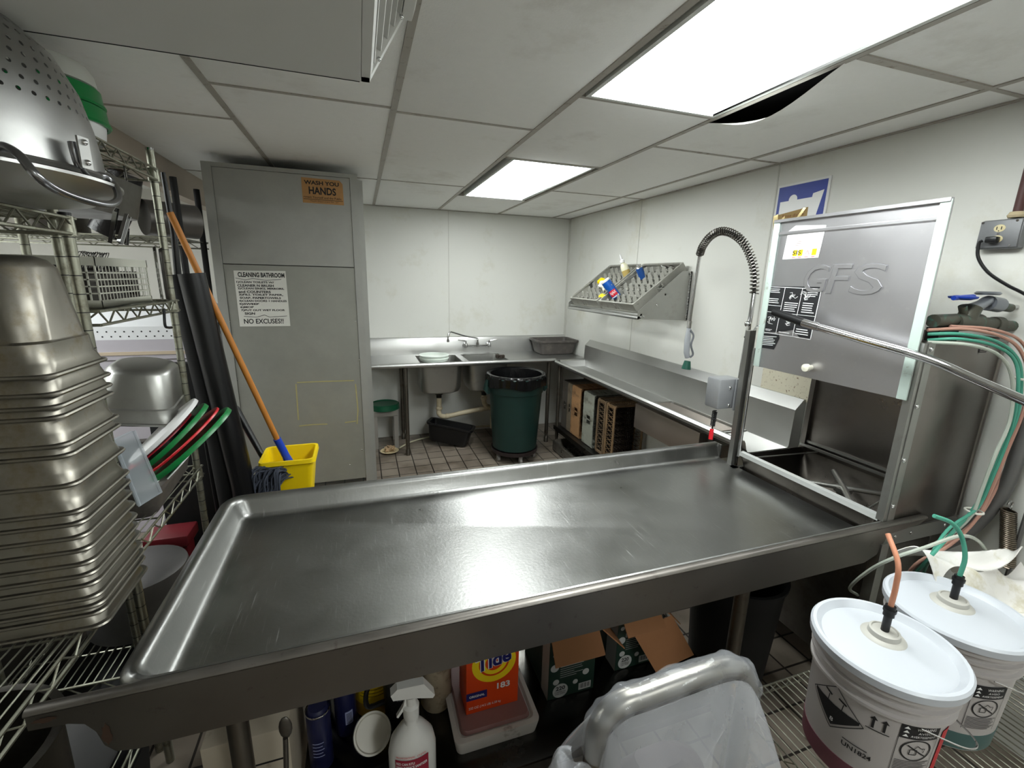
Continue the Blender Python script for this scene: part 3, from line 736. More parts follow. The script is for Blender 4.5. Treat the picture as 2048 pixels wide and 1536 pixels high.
def crumple(c, sx, sy, sz, m, name, n=16, amp=.35, seed=1):
    rnd = random.Random(seed); ph = [rnd.uniform(0, 6) for _ in range(9)]
    b = B(m)
    def f(u, v):
        a, t_ = u*2*PI, max(.02, min(PI-.02, v*PI))
        k_ = 1+amp*(.5*math.sin(3*a+ph[0]+2*t_)+.35*math.sin(5*a+ph[1]-3*t_)+.25*math.sin(9*a+ph[2]+5*t_)+.2*math.sin(7*t_+ph[3]))
        return Vector(c)+Vector((sx*k_*math.sin(t_)*math.cos(a), sy*k_*math.sin(t_)*math.sin(a), -sz*k_*math.cos(t_)))
    b.grid(f, n*3, n*2); return b
tag(crumple(onrack(.42, 3.50, .055), .05, .07, .04, mat('white_cloth', '#d9d6c9', .9, bump=.5, bscale=200), 'x', seed=3).build('cleaning_cloth'), 'crumpled white cloth in the left glass rack', 'cloth')
b = B(M_yellow); p = onrack(.55, 3.66, .06); b.box(p, (.07, .045, .03), rot=(.3, -.5, .4), bev=.008); tag(b.build('sponge'), 'yellow sponge behind the white cloth in the slanted rack', 'sponge')
t = thing('scrub_sponge', 'yellow and black scrub sponge standing at the rack front beside the blue canister', 'sponge', onrack(.12, 3.33, .03)); p = onrack(.12, 3.33, .045)
B(M_yellow).box(p, (.05, .055, .07), rot=(.2, -.5, .2), bev=.012).build('foam', t); B(M_blackm).box(p+Vector((-.012, .008, -.026)), (.055, .06, .03), rot=(.2, -.5, .2), bev=.008).build('scouring_side', t)
b = B(M_ss); b.tube([onrack(.35, 3.32, .06), onrack(.8, 3.28, .05)], .006, 8); b.tube([onrack(.32, 3.30, .06), onrack(.8, 3.26, .05)], .004, 8); b.m(M_blue).tube([onrack(.25, 3.31, .06), onrack(.5, 3.33, .05)], .008, 8); tag(b.build('long_brush'), 'long-handled brush with blue end lying across the slanted racks', 'brush')
b = B(M_ssd); b.tube([onrack(1.0, 3.03, .06), onrack(.93, 2.85, .045)], .012, 12); tag(b.build('metal_tube'), 'short grey metal tube on the top edge of the right glass rack', 'tube')

# ================================================================== DISHWASHER
t = thing('dishwasher', 'stainless door-type dishwasher with its embossed door panel raised, right of the dish table', 'dishwasher', (2.0, 1.3, 0))
M_door = steel('door_steel', '#c2c1c4', .4, .04, scale=3, bump=.04, dirt='#d9d8d6', dlo=.6, dhi=1.0, dscale=30)
M_lime = mat('limescale_white', '#b7c6bf', .45, var=.05, dirt='#8a8a80', dlo=.6, dhi=.72, dscale=25)
PX, PY1, PY0, PZ0, PZ1 = 1.78, 1.632, .985, 1.34, 2.0
b = B(M_door)
b.bb(PX, PX+.006, PY0, PY1, PZ0, PZ1-.01)
b.bb(PX-.012, PX+.004, PY0, PY1, PZ1-.012, PZ1)
b.prism([(PX, PY0, 1.948), (PX-.006, PY0, 1.945), (PX-.006, PY0, 1.936), (PX, PY0, 1.93)], (0, PY1-PY0, 0))
dp = b.build('raised_door', t)
b = B(M_lime)
b.bb(PX-.008, PX-.001, PY1-.028, PY1+.002, PZ0, PZ1-.004, bev=.002); lab(b.build('door_edge_strip', dp), 'whitish limescaled left edge strip of the door')
b = B(M_lime); b.bb(PX-.008, PX-.001, PY0-.002, PY0+.03, PZ0, PZ1-.004, bev=.002); lab(b.build('door_edge_strip', dp), 'whitish limescaled right edge strip of the door')
dm = flatmap((PX, PY1, PZ0), (0, -1, 0), (0, 0, 1))
def dq(u, v):
    p = at(u, v, x=PX); return (PY1-p.y, p.z-PZ0)
# embossed letters
b = B(M_door); x0, z0 = dq(1604, 572); x1, z1 = dq(1782, 506)
for s_, a, c in (('G', 0, .33), ('F', .345, .6), ('S', .62, 1.0)):
    w = x1-x0; z0b, z1b = .352, .462
    b.text(dm, s_, x0+w*a, z0b, w*(c-a)-.01, z1b-z0b, h=.0030, bold=.0, shear=.14)
geo = bmesh.ops.extrude_face_region(b.bm, geom=b.bm.faces[:])
for v in [g for g in geo['geom'] if isinstance(g, bmesh.types.BMVert)]: v.co.x += .0042
lab(b.build('embossed_lettering', dp), 'raised GFS letters in the same steel')
b = B(mat('letter_crease', '#9a999d', .5, metal=.8))
for s_, a, c in (('G', 0, .33), ('F', .345, .6), ('S', .62, 1.0)):
    b.text(dm, s_, x0+w*a-.004, z0b-.0035, w*(c-a)-.002, z1b-z0b+.007, h=.0007, bold=.015, shear=.14)
lab(b.build('letter_crease', dp), 'dark crease outlining the raised letters')
# sticker
b = B(M_white); P = [dq(1565, 519), dq(1637, 515), dq(1653, 450), dq(1592, 451), dq(1577, 463)]; b.poly(dm, P, .001)
f = quadmap(dm(*P[0], 0), dm(*P[1], 0), dm(P[0][0]+(P[4][0]-P[0][0])*1.02, P[3][1], 0))
b.m(mat('sticker_yellow', '#e8c81e', .4))
for x in (.28, .43, .8): b.rect(f, x, .08, x+.12, .26, h=.0018)
b.m(M_ink).text(f, 'SIS', .27, .12, .24, .12, h=.0024, bold=.01)
b.m(mat('sticker_grey_ink', '#9b8f88', .6))
for i, w in enumerate((.10, .16, .19, .18)): b.rect(f, .30, .56-.055*i, .30+w, .575-.055*i, h=.0016)
b.m(M_red).line(f, [(.62, .1), (.68, .22), (.74, .1)], .01, h=.0016)
for x in (.28, .44, .62, .8): b.rect(f, x, .03, x+.1, .045, h=.0016)
lab(b.build('sticker', dp), 'white service sticker with small yellow and black marks')
# black instruction plate
b = B(M_ink)
P = [dq(1516, 697), dq(1524, 690), dq(1547, 690), dq(1556, 668), dq(1566, 662), dq(1584, 660), dq(1592, 670), dq(1600, 676), dq(1621, 678), dq(1645, 574), dq(1539, 572), dq(1522, 655)]
b.poly(dm, [dq(1521, 664), dq(1560, 664), dq(1586, 660), dq(1600, 676), dq(1621, 678), dq(1645, 574), dq(1539, 572)], .001)
b.poly(dm, [dq(1514, 694), dq(1548, 699), dq(1559, 677), dq(1558, 667), dq(1520, 667)], .001)
f = quadmap(dm(*dq(1521, 664)), dm(*dq(1622, 680)), dm(*dq(1539, 572)))
b.m(M_white)
b.line(f, [(0.01, .01), (.99, .01), (.985, .985), (.01, .985), (.01, .01)], .012, h=.0016)
for x in (.33, .66): b.line(f, [(x, .02), (x, .98)], .01, h=.0016)
for z in (.46, .60): b.line(f, [(0, z if z < .5 else z), (.33 if z > .5 else 1.0, z)], .008, h=.0016) if z < .5 else b.line(f, [(0, z), (.33, z)], .008, h=.0016)
rnd = random.Random(4)
def lines(f, x0, x1, z0, z1, n, th=.35, h=.0016):
    for i in range(n):
        z = z1-(z1-z0)*(i+.5)/n; b.rect(f, x0, z-(z1-z0)/n*th/2, x0+(x1-x0)*rnd.uniform(.75, 1), z+(z1-z0)/n*th/2, h=h)
lines(f, .04, .28, .86, .96, 3); lines(f, .04, .30, .64, .76, 3); lines(f, .38, .64, .50, .70, 5); lines(f, .72, .95, .50, .72, 5); lines(f, .76, .95, .82, .96, 4); lines(f, .70, .95, .06, .2, 3); lines(f, .38, .60, .04, .09, 1); lines(f, .1, .24, .05, .1, 2)
for cx, cy in ((.5, .83), (.17, .3), (.5, .27), (.72, .83), (.83, .33)):   # hand drawings, line work
    for q in range(9):
        a = rnd.uniform(0, 6.3); l = rnd.uniform(.03, .09)
        b.line(f, [(cx+rnd.uniform(-.03, .03), cy+rnd.uniform(-.03, .03)), (cx+l*math.cos(a), cy+l*math.sin(a)*1.0), (cx+l*1.3*math.cos(a+.6), cy+l*1.2*math.sin(a+.6))], .007, h=.0016)
g2 = quadmap(dm(*dq(1517, 692)), dm(*dq(1552, 695)), dm(*dq(1521, 669))); lines(g2, .05, .98, .1, .95, 6)
lab(b.build('instruction_plate', dp), 'torn black instruction label with white drawings and small print')
b = B(mat('cream_knob', '#d8d4c4', .4)); kp = at(1622, 735, x=PX); b.lathe([(0, 0), (.011, 0), (.011, .012), (.016, .02), (.016, .035), (0, .038)], (PX, kp.y, kp.z), 20, (-1, 0, 0)); b.build('knob', dp)
# posts, tank and frame
b = B(M_ss2)
b.bb(1.785, 1.805, 1.69, 1.718, .80, 1.50); b.bb(1.805, 1.835, 1.702, 1.718, .80, 1.50); b.build('left_post', t)
b = B(M_chrome); b.tube([(1.80, 1.665, .86), (1.80, 1.665, 1.42)], .008, 10); b.build('door_guide_rod', t)
b = B(M_ss2); b.bb(1.782, 1.80, .972, .998, .88, 1.54); b.bb(1.80, 1.84, .978, .998, .88, 1.54); b.bb(1.80, 1.835, .969, .977, .56, 1.545)
po = b.build('right_post', t)
b = B(M_chrome)
for s_ in ((1.817, .967, 1.52), (1.812, .967, 1.32), (1.812, .967, 1.12), (1.812, .967, .94)): b.sphere(s_, .009, (1, .5, 1))
b.build('screw', po)
M_body = steel('machine_side_steel', '#7f7a76', .3, .05, scale=3, dirt='#5f5851', dlo=.5, dhi=1.0, dscale=4)
b = B(M_body); b.bb(1.82, 2.235, .975, .99, .83, 1.54, bev=.006); b.tube([(2.23, .98, .84), (2.23, .98, 1.535)], .012, 10); b.bb(1.82, 2.26, .976, 1.0, 1.53, 1.545); b.build('side_panel', t)
b = B(M_ss2); b.bb(1.78, 2.22, .966, .974, .775, .835); b.build('lower_rail', t)
b = B(M_ss2); b.bb(1.78, 2.26, 1.66, 1.68, .70, .80); b.build('lower_rail', t)
b = B(M_chrome)
for x in (1.86, 1.95, 2.15): b.sphere((x, .965, .81), .007, (1, .5, 1))
b.build('rail_screw', t)
b = B(M_body); b.bb(2.235, 2.25, 1.0, 1.66, .78, 1.55); b.bb(2.215, 2.235, 1.64, 1.665, .80, 1.5); b.build('rear_panel', t)
b = B(steel('dark_tank_steel', '#56524d', .32, .1, dirt='#38332d', dlo=.5, dhi=.8, dscale=6))
b.loft([rrect(2.02, 1.33, .872, .44, .655, .01), rrect(2.02, 1.33, .80, .42, .63, .03), rrect(2.02, 1.33, .72, .30, .50, .05)], cap1=True)
b.build('wash_tank', t, solid=.003)
b = B(mat('bright_lip', '#d0d3d2', .25, metal=.6)); b.prism([(1.795, .998, .868), (1.80, .998, .886), (1.818, .998, .890), (1.822, .998, .880), (1.822, .998, .866)], (0, .66, 0)); b.build('tank_lip', t)
b = B(M_ss2)
for x, z in ((2.205, .885), (2.225, .905)): b.bb(x, x+.012, 1.0, 1.66, z, z+.012)
b.tube([(1.82, 1.60, .875), (2.2, 1.55, .885)], .004, 6); b.tube([(1.83, 1.06, .875), (2.2, 1.15, .885)], .004, 6)
b.build('rack_rail', t)
b = B(M_ss2); b.cyl((2.02, 1.28, .74), (2.02, 1.28, .83), .022); b.cyl((2.02, 1.28, .82), (2.02, 1.28, .84), .035)
b.tube([(1.88, 1.14, .838), (2.02, 1.28, .838), (2.15, 1.42, .838)], .014, 10); b.tube([(1.88, 1.40, .838), (2.02, 1.28, .838), (2.16, 1.16, .838)], .011, 10); b.build('wash_arm', t)
b = B(M_ssd); b.bb(1.86, 2.20, 1.02, 1.64, .12, .72, bev=.01); b.build('tank_housing', t)
for x, y in ((1.79, .955), (1.79, 1.66), (2.22, 1.66), (2.22, .99)):
    b = B(M_ss2); b.bb(x-.02, x+.02, y-.005, y+.03, 0, .80); b.build('leg', t)
# lever handle
A = at(1548, 624, x=1.70); A2 = at(1606, 645, x=1.70); Bq = at(1850, 716, x=1.72); Cq = at(2060, 806, x=1.80)
hd = B(M_chrome).tube(smooth([A2, A2.lerp(Bq, .5), Bq, Bq.lerp(Cq, .5), Cq, Cq+(Cq-Bq)*.25], 4), .014, 16).build('lever_handle', t)
b = B(M_black); b.cyl(A, A2+(A2-A)*.02, .016, .017); b.build('hand_grip', hd)
b = B(M_chrome); b.cyl(A2, A2.lerp(Bq, .16), .0165, .0165); b.build('sleeve', hd)
# thin grey warning tag on side panel
b = B(M_ink); f = flatmap((2.09, .9745, 1.50), (1, 0, 0), (0, 0, 1)); b.rect(f, 0, 0, .045, .022); b.m(mat('tag_text', '#9a8f8a', .6))
for i in range(3): b.rect(f, .004, .004+.006*i, .04, .006+.006*i, h=.001)
lab(b.build('data_tag', t), 'small dark data tag on the side panel')

# splash-stained wall behind the machine
b = B(mat('splashed_wall_board', '#d3cdb8', .6, var=.05, dirt='#6b4a2a', dlo=.58, dhi=.66, dscale=70)); b.bb(XR-.006, XR-.001, 1.45, 2.02, 1.10, 1.55); struct(b.build('trim_%d' % k)); k += 1
# control box on the left post
t = thing('control_box', 'grey metal control box with two screws mounted on the dishwasher post', 'box', at(1445, 820, y=1.78))
p0, p1 = at(1433, 822, y=1.755), at(1480, 757, y=1.755)
b = B(mat('grey_painted_metal', '#9b9da0', .4, metal=.5)); b.bb(p0.x, p1.x+.01, 1.755, 1.85, p0.z+.005, p1.z, bev=.012); b.bb(p1.x-.01, 1.80, 1.74, 1.75, p0.z, p1.z); b.build('case', t)
for u, v in ((1461, 776), (1458, 811)):
    b = B(M_chrome); q = at(u, v, y=1.752); b.sphere((q.x, 1.753, q.z), .009, (1, .5, 1)); b.build('screw', t)
t = thing('spring_valve', 'small dark spring with a red tip hanging below the control box', 'valve', at(1425, 880, y=1.80))
b = B(M_blackm); q0, q1 = at(1430, 822, y=1.80), at(1425, 852, y=1.80)
b.tube([q0.lerp(q1, i/80)+Vector((.011*math.cos(i*.8), .011*math.sin(i*.8), 0)) for i in range(81)], .003, 5); b.cyl(q0, q1+Vector((0, 0, -.015)), .004); b.build('spring', t)
b = B(M_red); q2, q3 = at(1424, 858, y=1.80), at(1421, 878, y=1.80); b.cyl(q2, q3, .011); b.build('tip', t)

# pre-rinse unit
t = thing('pre_rinse_faucet', 'chrome spring-neck pre-rinse sprayer arching over the right dish counter', 'faucet', (1.86, 1.86, .9))
rs = [at(1468, 880, y=1.84), at(1480, 760, y=1.84), at(1500, 640, y=1.86), at(1508, 588, y=1.88)]
b = B(M_chrome); b.tube(smooth(rs, 4), .012, 12); b.build('riser', t)
ap_ = [(1508, 588, 1.88), (1509, 545, 1.89), (1500, 510, 1.92), (1484, 482, 1.96), (1462, 466, 2.02), (1440, 463, 2.08), (1420, 474, 2.15), (1406, 492, 2.22), (1400, 508, 2.26)]
pts = smooth([at(u, v, y=y) for u, v, y in ap_], 14)
b = B(mat('black_hose', '#2a2826', .5)); b.tube(pts, .009, 8); b.build('hose', t)
b = B(steel('dark_spring_wire', '#77736e', .3, .05, bump=0)); sp_ = []; nT = 46; tot = len(pts)-1; nn = nT*9
for i in range(nn+1):
    s_ = i/nn*tot; j = min(int(s_), tot-1); c = pts[j].lerp(pts[j+1], s_-j); tn = (pts[j+1]-pts[j]).normalized()
    x = Vector((.6, .8, 0)).cross(tn).normalized(); y = tn.cross(x); a = 2*PI*i/9; sp_.append(c+(x*math.cos(a)+y*math.sin(a))*.021)
b.tube(sp_, .0032, 5); b.build('spring', t)
b = B(M_chrome); b.tube([at(1400, 508, y=2.26), at(1390, 570, y=2.27), at(1379, 650, y=2.29)], .010, 12); b.cyl(at(1380, 642, y=2.29), at(1378, 656, y=2.29), .015); b.build('drop_tube', t)
sv = B(mat('sprayer_grey', '#a2a5aa', .35)).tube([at(1378, 656, y=2.29), at(1375, 680, y=2.29), at(1373, 705, y=2.29), at(1375, 715, y=2.29)], .017, 12, radii=[.013, .019, .018, .016]).build('spray_valve', t)
b = B(mat('sprayer_lever_grey', '#6d7075', .4)); b.tube(smooth([at(1381, 660, y=2.27), at(1387, 672, y=2.26), at(1382, 690, y=2.26), at(1386, 708, y=2.26), at(1380, 715, y=2.27)], 4), .006, 8); b.build('lever', sv)
b = B(mat('dark_green_rubber', '#0e4a3c', .5)); b.cyl(at(1375, 722, y=2.29), at(1372, 738, y=2.29), .019, .029); b.build('spray_nozzle', sv)
b = B(M_chrome); q = at(1496, 648, y=1.86); q2 = Vector((1.80, 1.73, q.z-.05)); b.tube([q+(q-q2)*.2, q2], .006, 8); b.sphere(q, .018); b.build('wall_bracket', t)
b = B(M_chrome); b.tube(smooth([at(1502, 668, y=1.78), at(1515, 652, y=1.74), at(1525, 655, y=1.72)], 5), .004, 6); b.build('wire_loop', t)

# ---------------------------------------------------------------- pipes and tubes on the dishwasher
t = thing('water_valve', 'corroded brass water valve with blue handle on top of the dishwasher', 'valve', (2.0, .99, 1.56))
M_brass = mat('corroded_brass', '#59584f', .5, metal=.7, var=.3, scale=20, dirt='#4c8577', dlo=.55, dhi=.7, dscale=30)
yv = .99
def w(u, v, y=yv): return at(u, v, y=y)
b = B(M_brass); b.cyl(w(1866, 642), w(1910, 640), .022); b.cyl(w(1905, 645), w(1955, 645), .03); b.cyl(w(1925, 650), w(1945, 615), .028); b.cyl(w(1950, 646), w(1990, 648), .022); b.cyl(w(1985, 648), w(1998, 648), .026); b.tube(smooth([w(1995, 650), w(2025, 652), w(2040, 642), w(2056, 632)], 4), .02, 12); b.cyl(w(1928, 630), w(1925, 612), .012); b.build('body', t)
b = B(M_blue); q = w(1925, 600); b.lathe([(0, 0), (.02, 0), (.038, .006), (.04, .012), (.02, .016), (0, .016)], q, 14); b.tube([q+Vector((-.05, 0, .006)), q+Vector((.055, 0, .012))], .008, 8); b.build('handle', t)
b = B(mat('zinc_fitting', '#8b8f96', .35, metal=.7)); b.tube(smooth([w(1938, 618), w(1960, 610), w(1975, 602), w(1990, 608)], 4), .018, 12); b.cyl(w(1975, 606), w(1998, 610), .026); b.lathe([(0, 0), (.03, 0), (.036, .006), (.03, .012), (0, .012)], w(1975, 590), 20); b.build('vacuum_breaker', t)
b = B(M_brass); b.cyl(w(1995, 612), w(2020, 616), .015); b.m(M_chrome); b.cyl(w(2018, 613), w(2070, 616), .008); b.build('outlet_pipe', t)
b = B(M_blackm); b.bb(w(1862, 675).x, w(1900, 675).x, .97, 1.01, 1.545, w(1880, 655).z); b.build('bracket', t)

M_tg = mat('green_tube', '#5aa892', .25, trans=.3, ior=1.2); M_tp = mat('pink_tube', '#c59888', .3, trans=.2, ior=1.2); M_tw = mat('clear_tube', '#c9cfc4', .25, trans=.4, ior=1.2)
def hose(m, pts, lb, name='chemical_tube', r=.0055):
    return tag(B(m).tube(smooth([at(u, v, y=y) for u, v, y in pts], 6), r, 8).build(name), lb, 'tube')
hose(M_tg, [(1855, 668, .99), (1920, 668, .93), (1985, 680, .90), (2025, 705, .88), (2042, 745, .87), (2035, 830, .86), (2005, 900, .86), (1975, 970, .86), (1945, 1020, .86), (1900, 1070, .84), (1855, 1120, .80), (1800, 1180, .95)], 'green plastic tube arching from the dishwasher top down to the pails')
hose(M_tg, [(1855, 680, .99), (1920, 678, .92), (1990, 692, .885), (2030, 722, .865), (2036, 780, .85), (2022, 860, .85), (1985, 955, .85), (1955, 1015, .85), (1900, 1055, .84), (1868, 1100, .82), (1845, 1150, .9)], 'second green tube running just inside the first one', r=.005)
hose(M_tp, [(1855, 660, .99), (1930, 658, .94), (2000, 672, .91), (2040, 700, .89), (2060, 760, .88), (2048, 820, .87), (2015, 900, .87), (1985, 975, .87), (1955, 1035, .87), (1900, 1090, .86), (1830, 1130, .9), (1790, 1190, 1.0)], 'pinkish plastic tube in the bundle at the dishwasher side')
hose(M_tp, [(1900, 652, .97), (1990, 660, .92), (2048, 690, .90), (2075, 770, .88), (2060, 840, .88), (2022, 915, .88), (1968, 1020, .88), (1910, 1075, .87), (1850, 1110, .9)], 'outer pinkish tube of the bundle', r=.005)
hose(M_tw, [(1855, 684, .98), (1940, 690, .90), (2000, 712, .87), (2025, 760, .855), (2020, 840, .85), (1990, 910, .85), (1962, 985, .85), (1948, 1022, .85), (1925, 1050, .85), (1880, 1085, .85)], 'clear tube on the inside of the tube bundle')
b = B(mat('white_zip_tie', '#d8d6cc', .5))
for (u, v) in ((1948, 1022), (2050, 758)):
    q = at(u, v, y=.86); b.tube(arc(q, .024, 0, 2*PI, 14, 'xy')[:-1], .004, 6, closed=True)
tag(b.build('zip_tie'), 'white ties cinched round the tube bundle', 'zip tie')
# pipe and spring at the wall
b = B(mat('grey_drain_pipe', '#6e6d6c', .45, metal=.5, var=.2)); b.tube(smooth([(2.235, .86, 1.38), (2.235, .86, 1.15), (2.235, .87, .98), (2.22, .92, .80), (2.2, .98, .70)], 5), .022, 14); b.tube([(2.255, .80, 1.4), (2.255, .80, .6)], .008, 8)
tag(b.build('drain_pipe'), 'grey pipe running down the wall beside the dishwasher', 'pipe')
t = thing('return_spring', 'steel coil spring hooked low on the right wall behind the pails', 'spring', (2.235, .82, .72))
b = B(steel('spring_steel', '#7a7164', .35, .05, bump=0)); q0, q1 = Vector((2.235, .84, .93)), Vector((2.235, .80, .72))
b.tube([q0.lerp(q1, i/300)+Vector((.02*math.cos(i*.62), .02*math.sin(i*.62), 0)) for i in range(301)], .0035, 5); b.build('coil', t)
b = B(M_chrome); b.tube(arc(q0+Vector((0, 0, .02)), .015, -PI/2, PI, 10, 'xz'), .003, 6); b.build('hook', t)

# outlet, conduit, cord
t = thing('outlet_box', 'grey metal electrical outlet box on the right wall with one black plug', 'outlet', (2.26, 1.07, 1.87))
f = flatmap((XR-.045, 1.135, 1.868), (0, -1, 0), (0, 0, 1))
b = B(mat('galvanised_box', '#77787a', .5, metal=.5, var=.15, scale=20)); b.bb(XR-.04, XR-.001, 1.012, 1.135, 1.868, 1.972, bev=.008); b.bb(XR-.046, XR-.04, 1.016, 1.131, 1.872, 1.968, bev=.002); b.build('box', t)
b = B(mat('ivory_socket', '#cfc39a', .4))
for z in (.072, .034): b.disc(f, .062, z, .0165, h=.0025, sy=.8)
b.m(M_ink)
for z in (.072,):
    b.rect(f, .053, z-.005, .056, z+.006, h=.0032); b.rect(f, .066, z-.005, .069, z+.006, h=.0032); b.disc(f, .061, z-.009, .002, h=.0032, n=8)
b.build('socket', t)
b = B(M_chrome)
for x, z in ((.01, .095), (.105, .095), (.012, .01), (.1, .01), (.062, .053)): b.disc(f, x, z, .004, h=.002, n=10)
b.build('screw', t)
t2 = thing('power_cord', 'black power cord plugged into the wall outlet box', 'cord', (2.2, 1.0, 1.7))
b = B(M_black); b.box(f(.055, .032, .014), (.028, .034, .022), bev=.005); b.build('plug', t2)
b = B(M_black); b.tube(smooth([f(.03, .03, .018), f(.022, .02, .02), f(.03, -.03, .02), f(.07, -.085, .02), f(.13, -.13, .015), f(.2, -.17, .02), f(.3, -.25, .03)], 6), .0055, 8); b.build('cable', t2)
b = B(mat('brown_conduit', '#4a2a28', .5)); b.tube([(XR-.025, 1.045, 1.985), (XR-.025, 1.045, CEIL)], .014, 12); b.m(mat('old_putty', '#b8a98a', .8)).lathe([(0, 0), (.022, 0), (.026, .008), (.02, .02), (0, .02)], (XR-.025, 1.045, 1.975), 16)
tag(b.build('conduit'), 'brown conduit pipe running up the wall from the outlet box', 'conduit')

# blue sign and taped note on the wall
t = thing('wall_sign', 'white and blue sign on the right wall partly hidden by the dishwasher door', 'sign', (2.27, 1.95, 2.0))
f = flatmap((XR, 2.105, 2.0), (0, -1, 0), (0, 0, 1)); W_, H_ = .31, .262
b = B(M_white); b.bb(XR-.006, XR-.0005, 2.105-W_, 2.105, 1.96, 2.0+H_, bev=.002); b.build('board', t)
b = B(mat('sign_blue', '#2a3f9a', .45, var=.15, scale=20)); b.rect(f, .012, -.03, W_-.012, H_-.012, h=.0068); b.build('blue_field', t)
b = B(M_white); b.disc(f, .11, .175, .026, h=.0084); b.rect(f, .03, -.03, .25, .172, h=.0074); b.poly(f, [(.2, .03), (.25, .03), (.285, .20), (.225, .19)], h=.0078); b.build('white_figure', t)
b = B(mat('tan_note', '#a98d5c', .7, var=.1)); q = .0085
b.poly(f, [(.02, -.03), (.215, -.03), (.21, .125), (.03, .105)], h=q); b.m(mat('note_ink', '#7a3f24', .7)); b.text(f, 'Rinse dishes', .06, .085, .13, .016, h=q+.0005); b.text(f, 'clean + Pans', .05, .06, .14, .016, h=q+.0005); b.text(f, 'pots', .09, .035, .06, .014, h=q+.0005)
tag(b.build('paper_note'), 'tan handwritten note taped over the blue and white sign', 'note')
b = B(mat('shiny_tape', '#d9c58f', .12, metal=.6)); b.poly(f, [(.0, .10), (.03, .11), (.05, -.03), (.02, -.03)], h=.0105); b.poly(f, [(.10, .01), (.12, .0), (.2, .12), (.185, .125)], h=.0105); b.poly(f, [(.05, .075), (.075, .095), (.1, .0), (.08, -.02)], h=.0105)
tag(b.build('clear_tape'), 'glossy strips of tape over the tan note', 'tape')

# ================================================================== WIRE RACK AND PAILS (bottom right)
ZR = .455
t = thing('dunnage_rack', 'low zinc wire rack holding the two chemical pails', 'rack', (1.5, .6, 0))
for x, y in ((1.06, .86), (1.06, .28), (2.16, .28), (2.12, .86)):
    b = B(M_wire); b.cyl((x, y, 0), (x, y, ZR+.0), .0125); b.build('post', t)
b = B(mat('brass_cap', '#a6803c', .4, metal=.5)); b.cyl((1.06, .86, ZR), (1.06, .86, ZR+.03), .0145, .013); b.build('post_cap', t)
b = B(M_wire)
for z in (ZR-.035, ZR-.006):
    b.tube([(1.06, .28, z), (2.16, .28, z), (2.12, .86, z), (1.06, .86, z)], .0035, 6, closed=True)
for (x0, y0), (x1, y1) in (((1.06, .28), (1.06, .86)), ((1.06, .86), (2.12, .86)), ((1.06, .28), (2.16, .28))):
    n = int(math.hypot(x1-x0, y1-y0)/.03)
    b.tube([(x0+(x1-x0)*i/n, y0+(y1-y0)*i/n, ZR-.035 if i % 2 else ZR-.006) for i in range(n+1)], .0022, 5)
for i in range(44):
    x = 1.08+i*.0245; b.tube([(x, .28, ZR-.004), (x, .86, ZR-.004)], .0022, 5)
b.build('wire_shelf', t)

def pail(cx, cy, liquid, label, group, a0):
    t = thing('chemical_pail', label, 'pail', (cx, cy, ZR), group)
    R, H = .158, .375; z0 = ZR+.001
    m = mat('pail_plastic', '#aaa5a3', .4, var=.03)
    b = B(m); b.lathe([(0, z0), (R-.03, z0), (R-.022, z0+.008), (R-.0135, z0+H*.70), (R-.004, z0+H*.705), (R-.004, z0+H*.725), (R-.013, z0+H*.73), (R-.0125, z0+H*.79), (R-.002, z0+H*.795), (R-.002, z0+H*.81), (R-.012, z0+H*.815), (R-.011, z0+H*.85), (R, z0+H*.86), (R, z0+H*.93), (R-.008, z0+H*.94)], (cx, cy, 0), 64); b.build('bucket', t)
    b = B(liquid); b.lathe([(R-.027, z0+.004), (R-.0212, z0+.01), (R-.0188, z0+H*.17), (R-.02, z0+H*.17)], (cx, cy, 0), 64); lab(b.build('liquid_level', t), 'darker band where the liquid shows through the wall')
    b = B(mat('pail_lid_plastic', '#b4b8be', .35, var=.02)); zl = z0+H*.94
    b.lathe([(R-.002, zl-.014), (R+.008, zl-.013), (R+.009, zl+.006), (R+.004, zl+.012), (R-.004, zl+.012), (R-.010, zl+.004), (R-.018, zl-.004), (R-.03, zl-.002), (R-.06, zl+.002), (0, zl+.004)], (cx, cy, 0), 64); b.build('lid', t)
    b = B(mat('lid_cap_plastic', '#a9a7a0', .45)); b.lathe([(.05, zl+.003), (.045, zl+.008), (.036, zl+.010), (.034, zl+.022), (.029, zl+.024), (.027, zl+.021), (0, zl+.022)], (cx+.02, cy+.02, 0), 32); b.build('bung', t)
    b = B(M_black); b.tube([(cx+.02, cy+.02, zl+.02), (cx+.022, cy+.021, zl+.065), (cx+.022, cy+.021, zl+.066), (cx+.024, cy+.022, zl+.095)], .01, 14, radii=[.0095, .0095, .013, .012]); b.cyl((cx+.024, cy+.022, zl+.078), (cx+.0245, cy+.022, zl+.086), .0148); b.build('suction_fitting', t)
    tip = Vector((cx+.024, cy+.022, zl+.095))
    # printed artwork wrapped round the wall
    cm = cylmap(cx, cy, R-.0215, a0, z0, slope=.008/(H*.62))
    return t, cm, tip, z0, H, R
M_pink = mat('red_liquid_wall', '#6f424c', .4, var=.06); M_teal = mat('teal_liquid_wall', '#3f5b5a', .4)
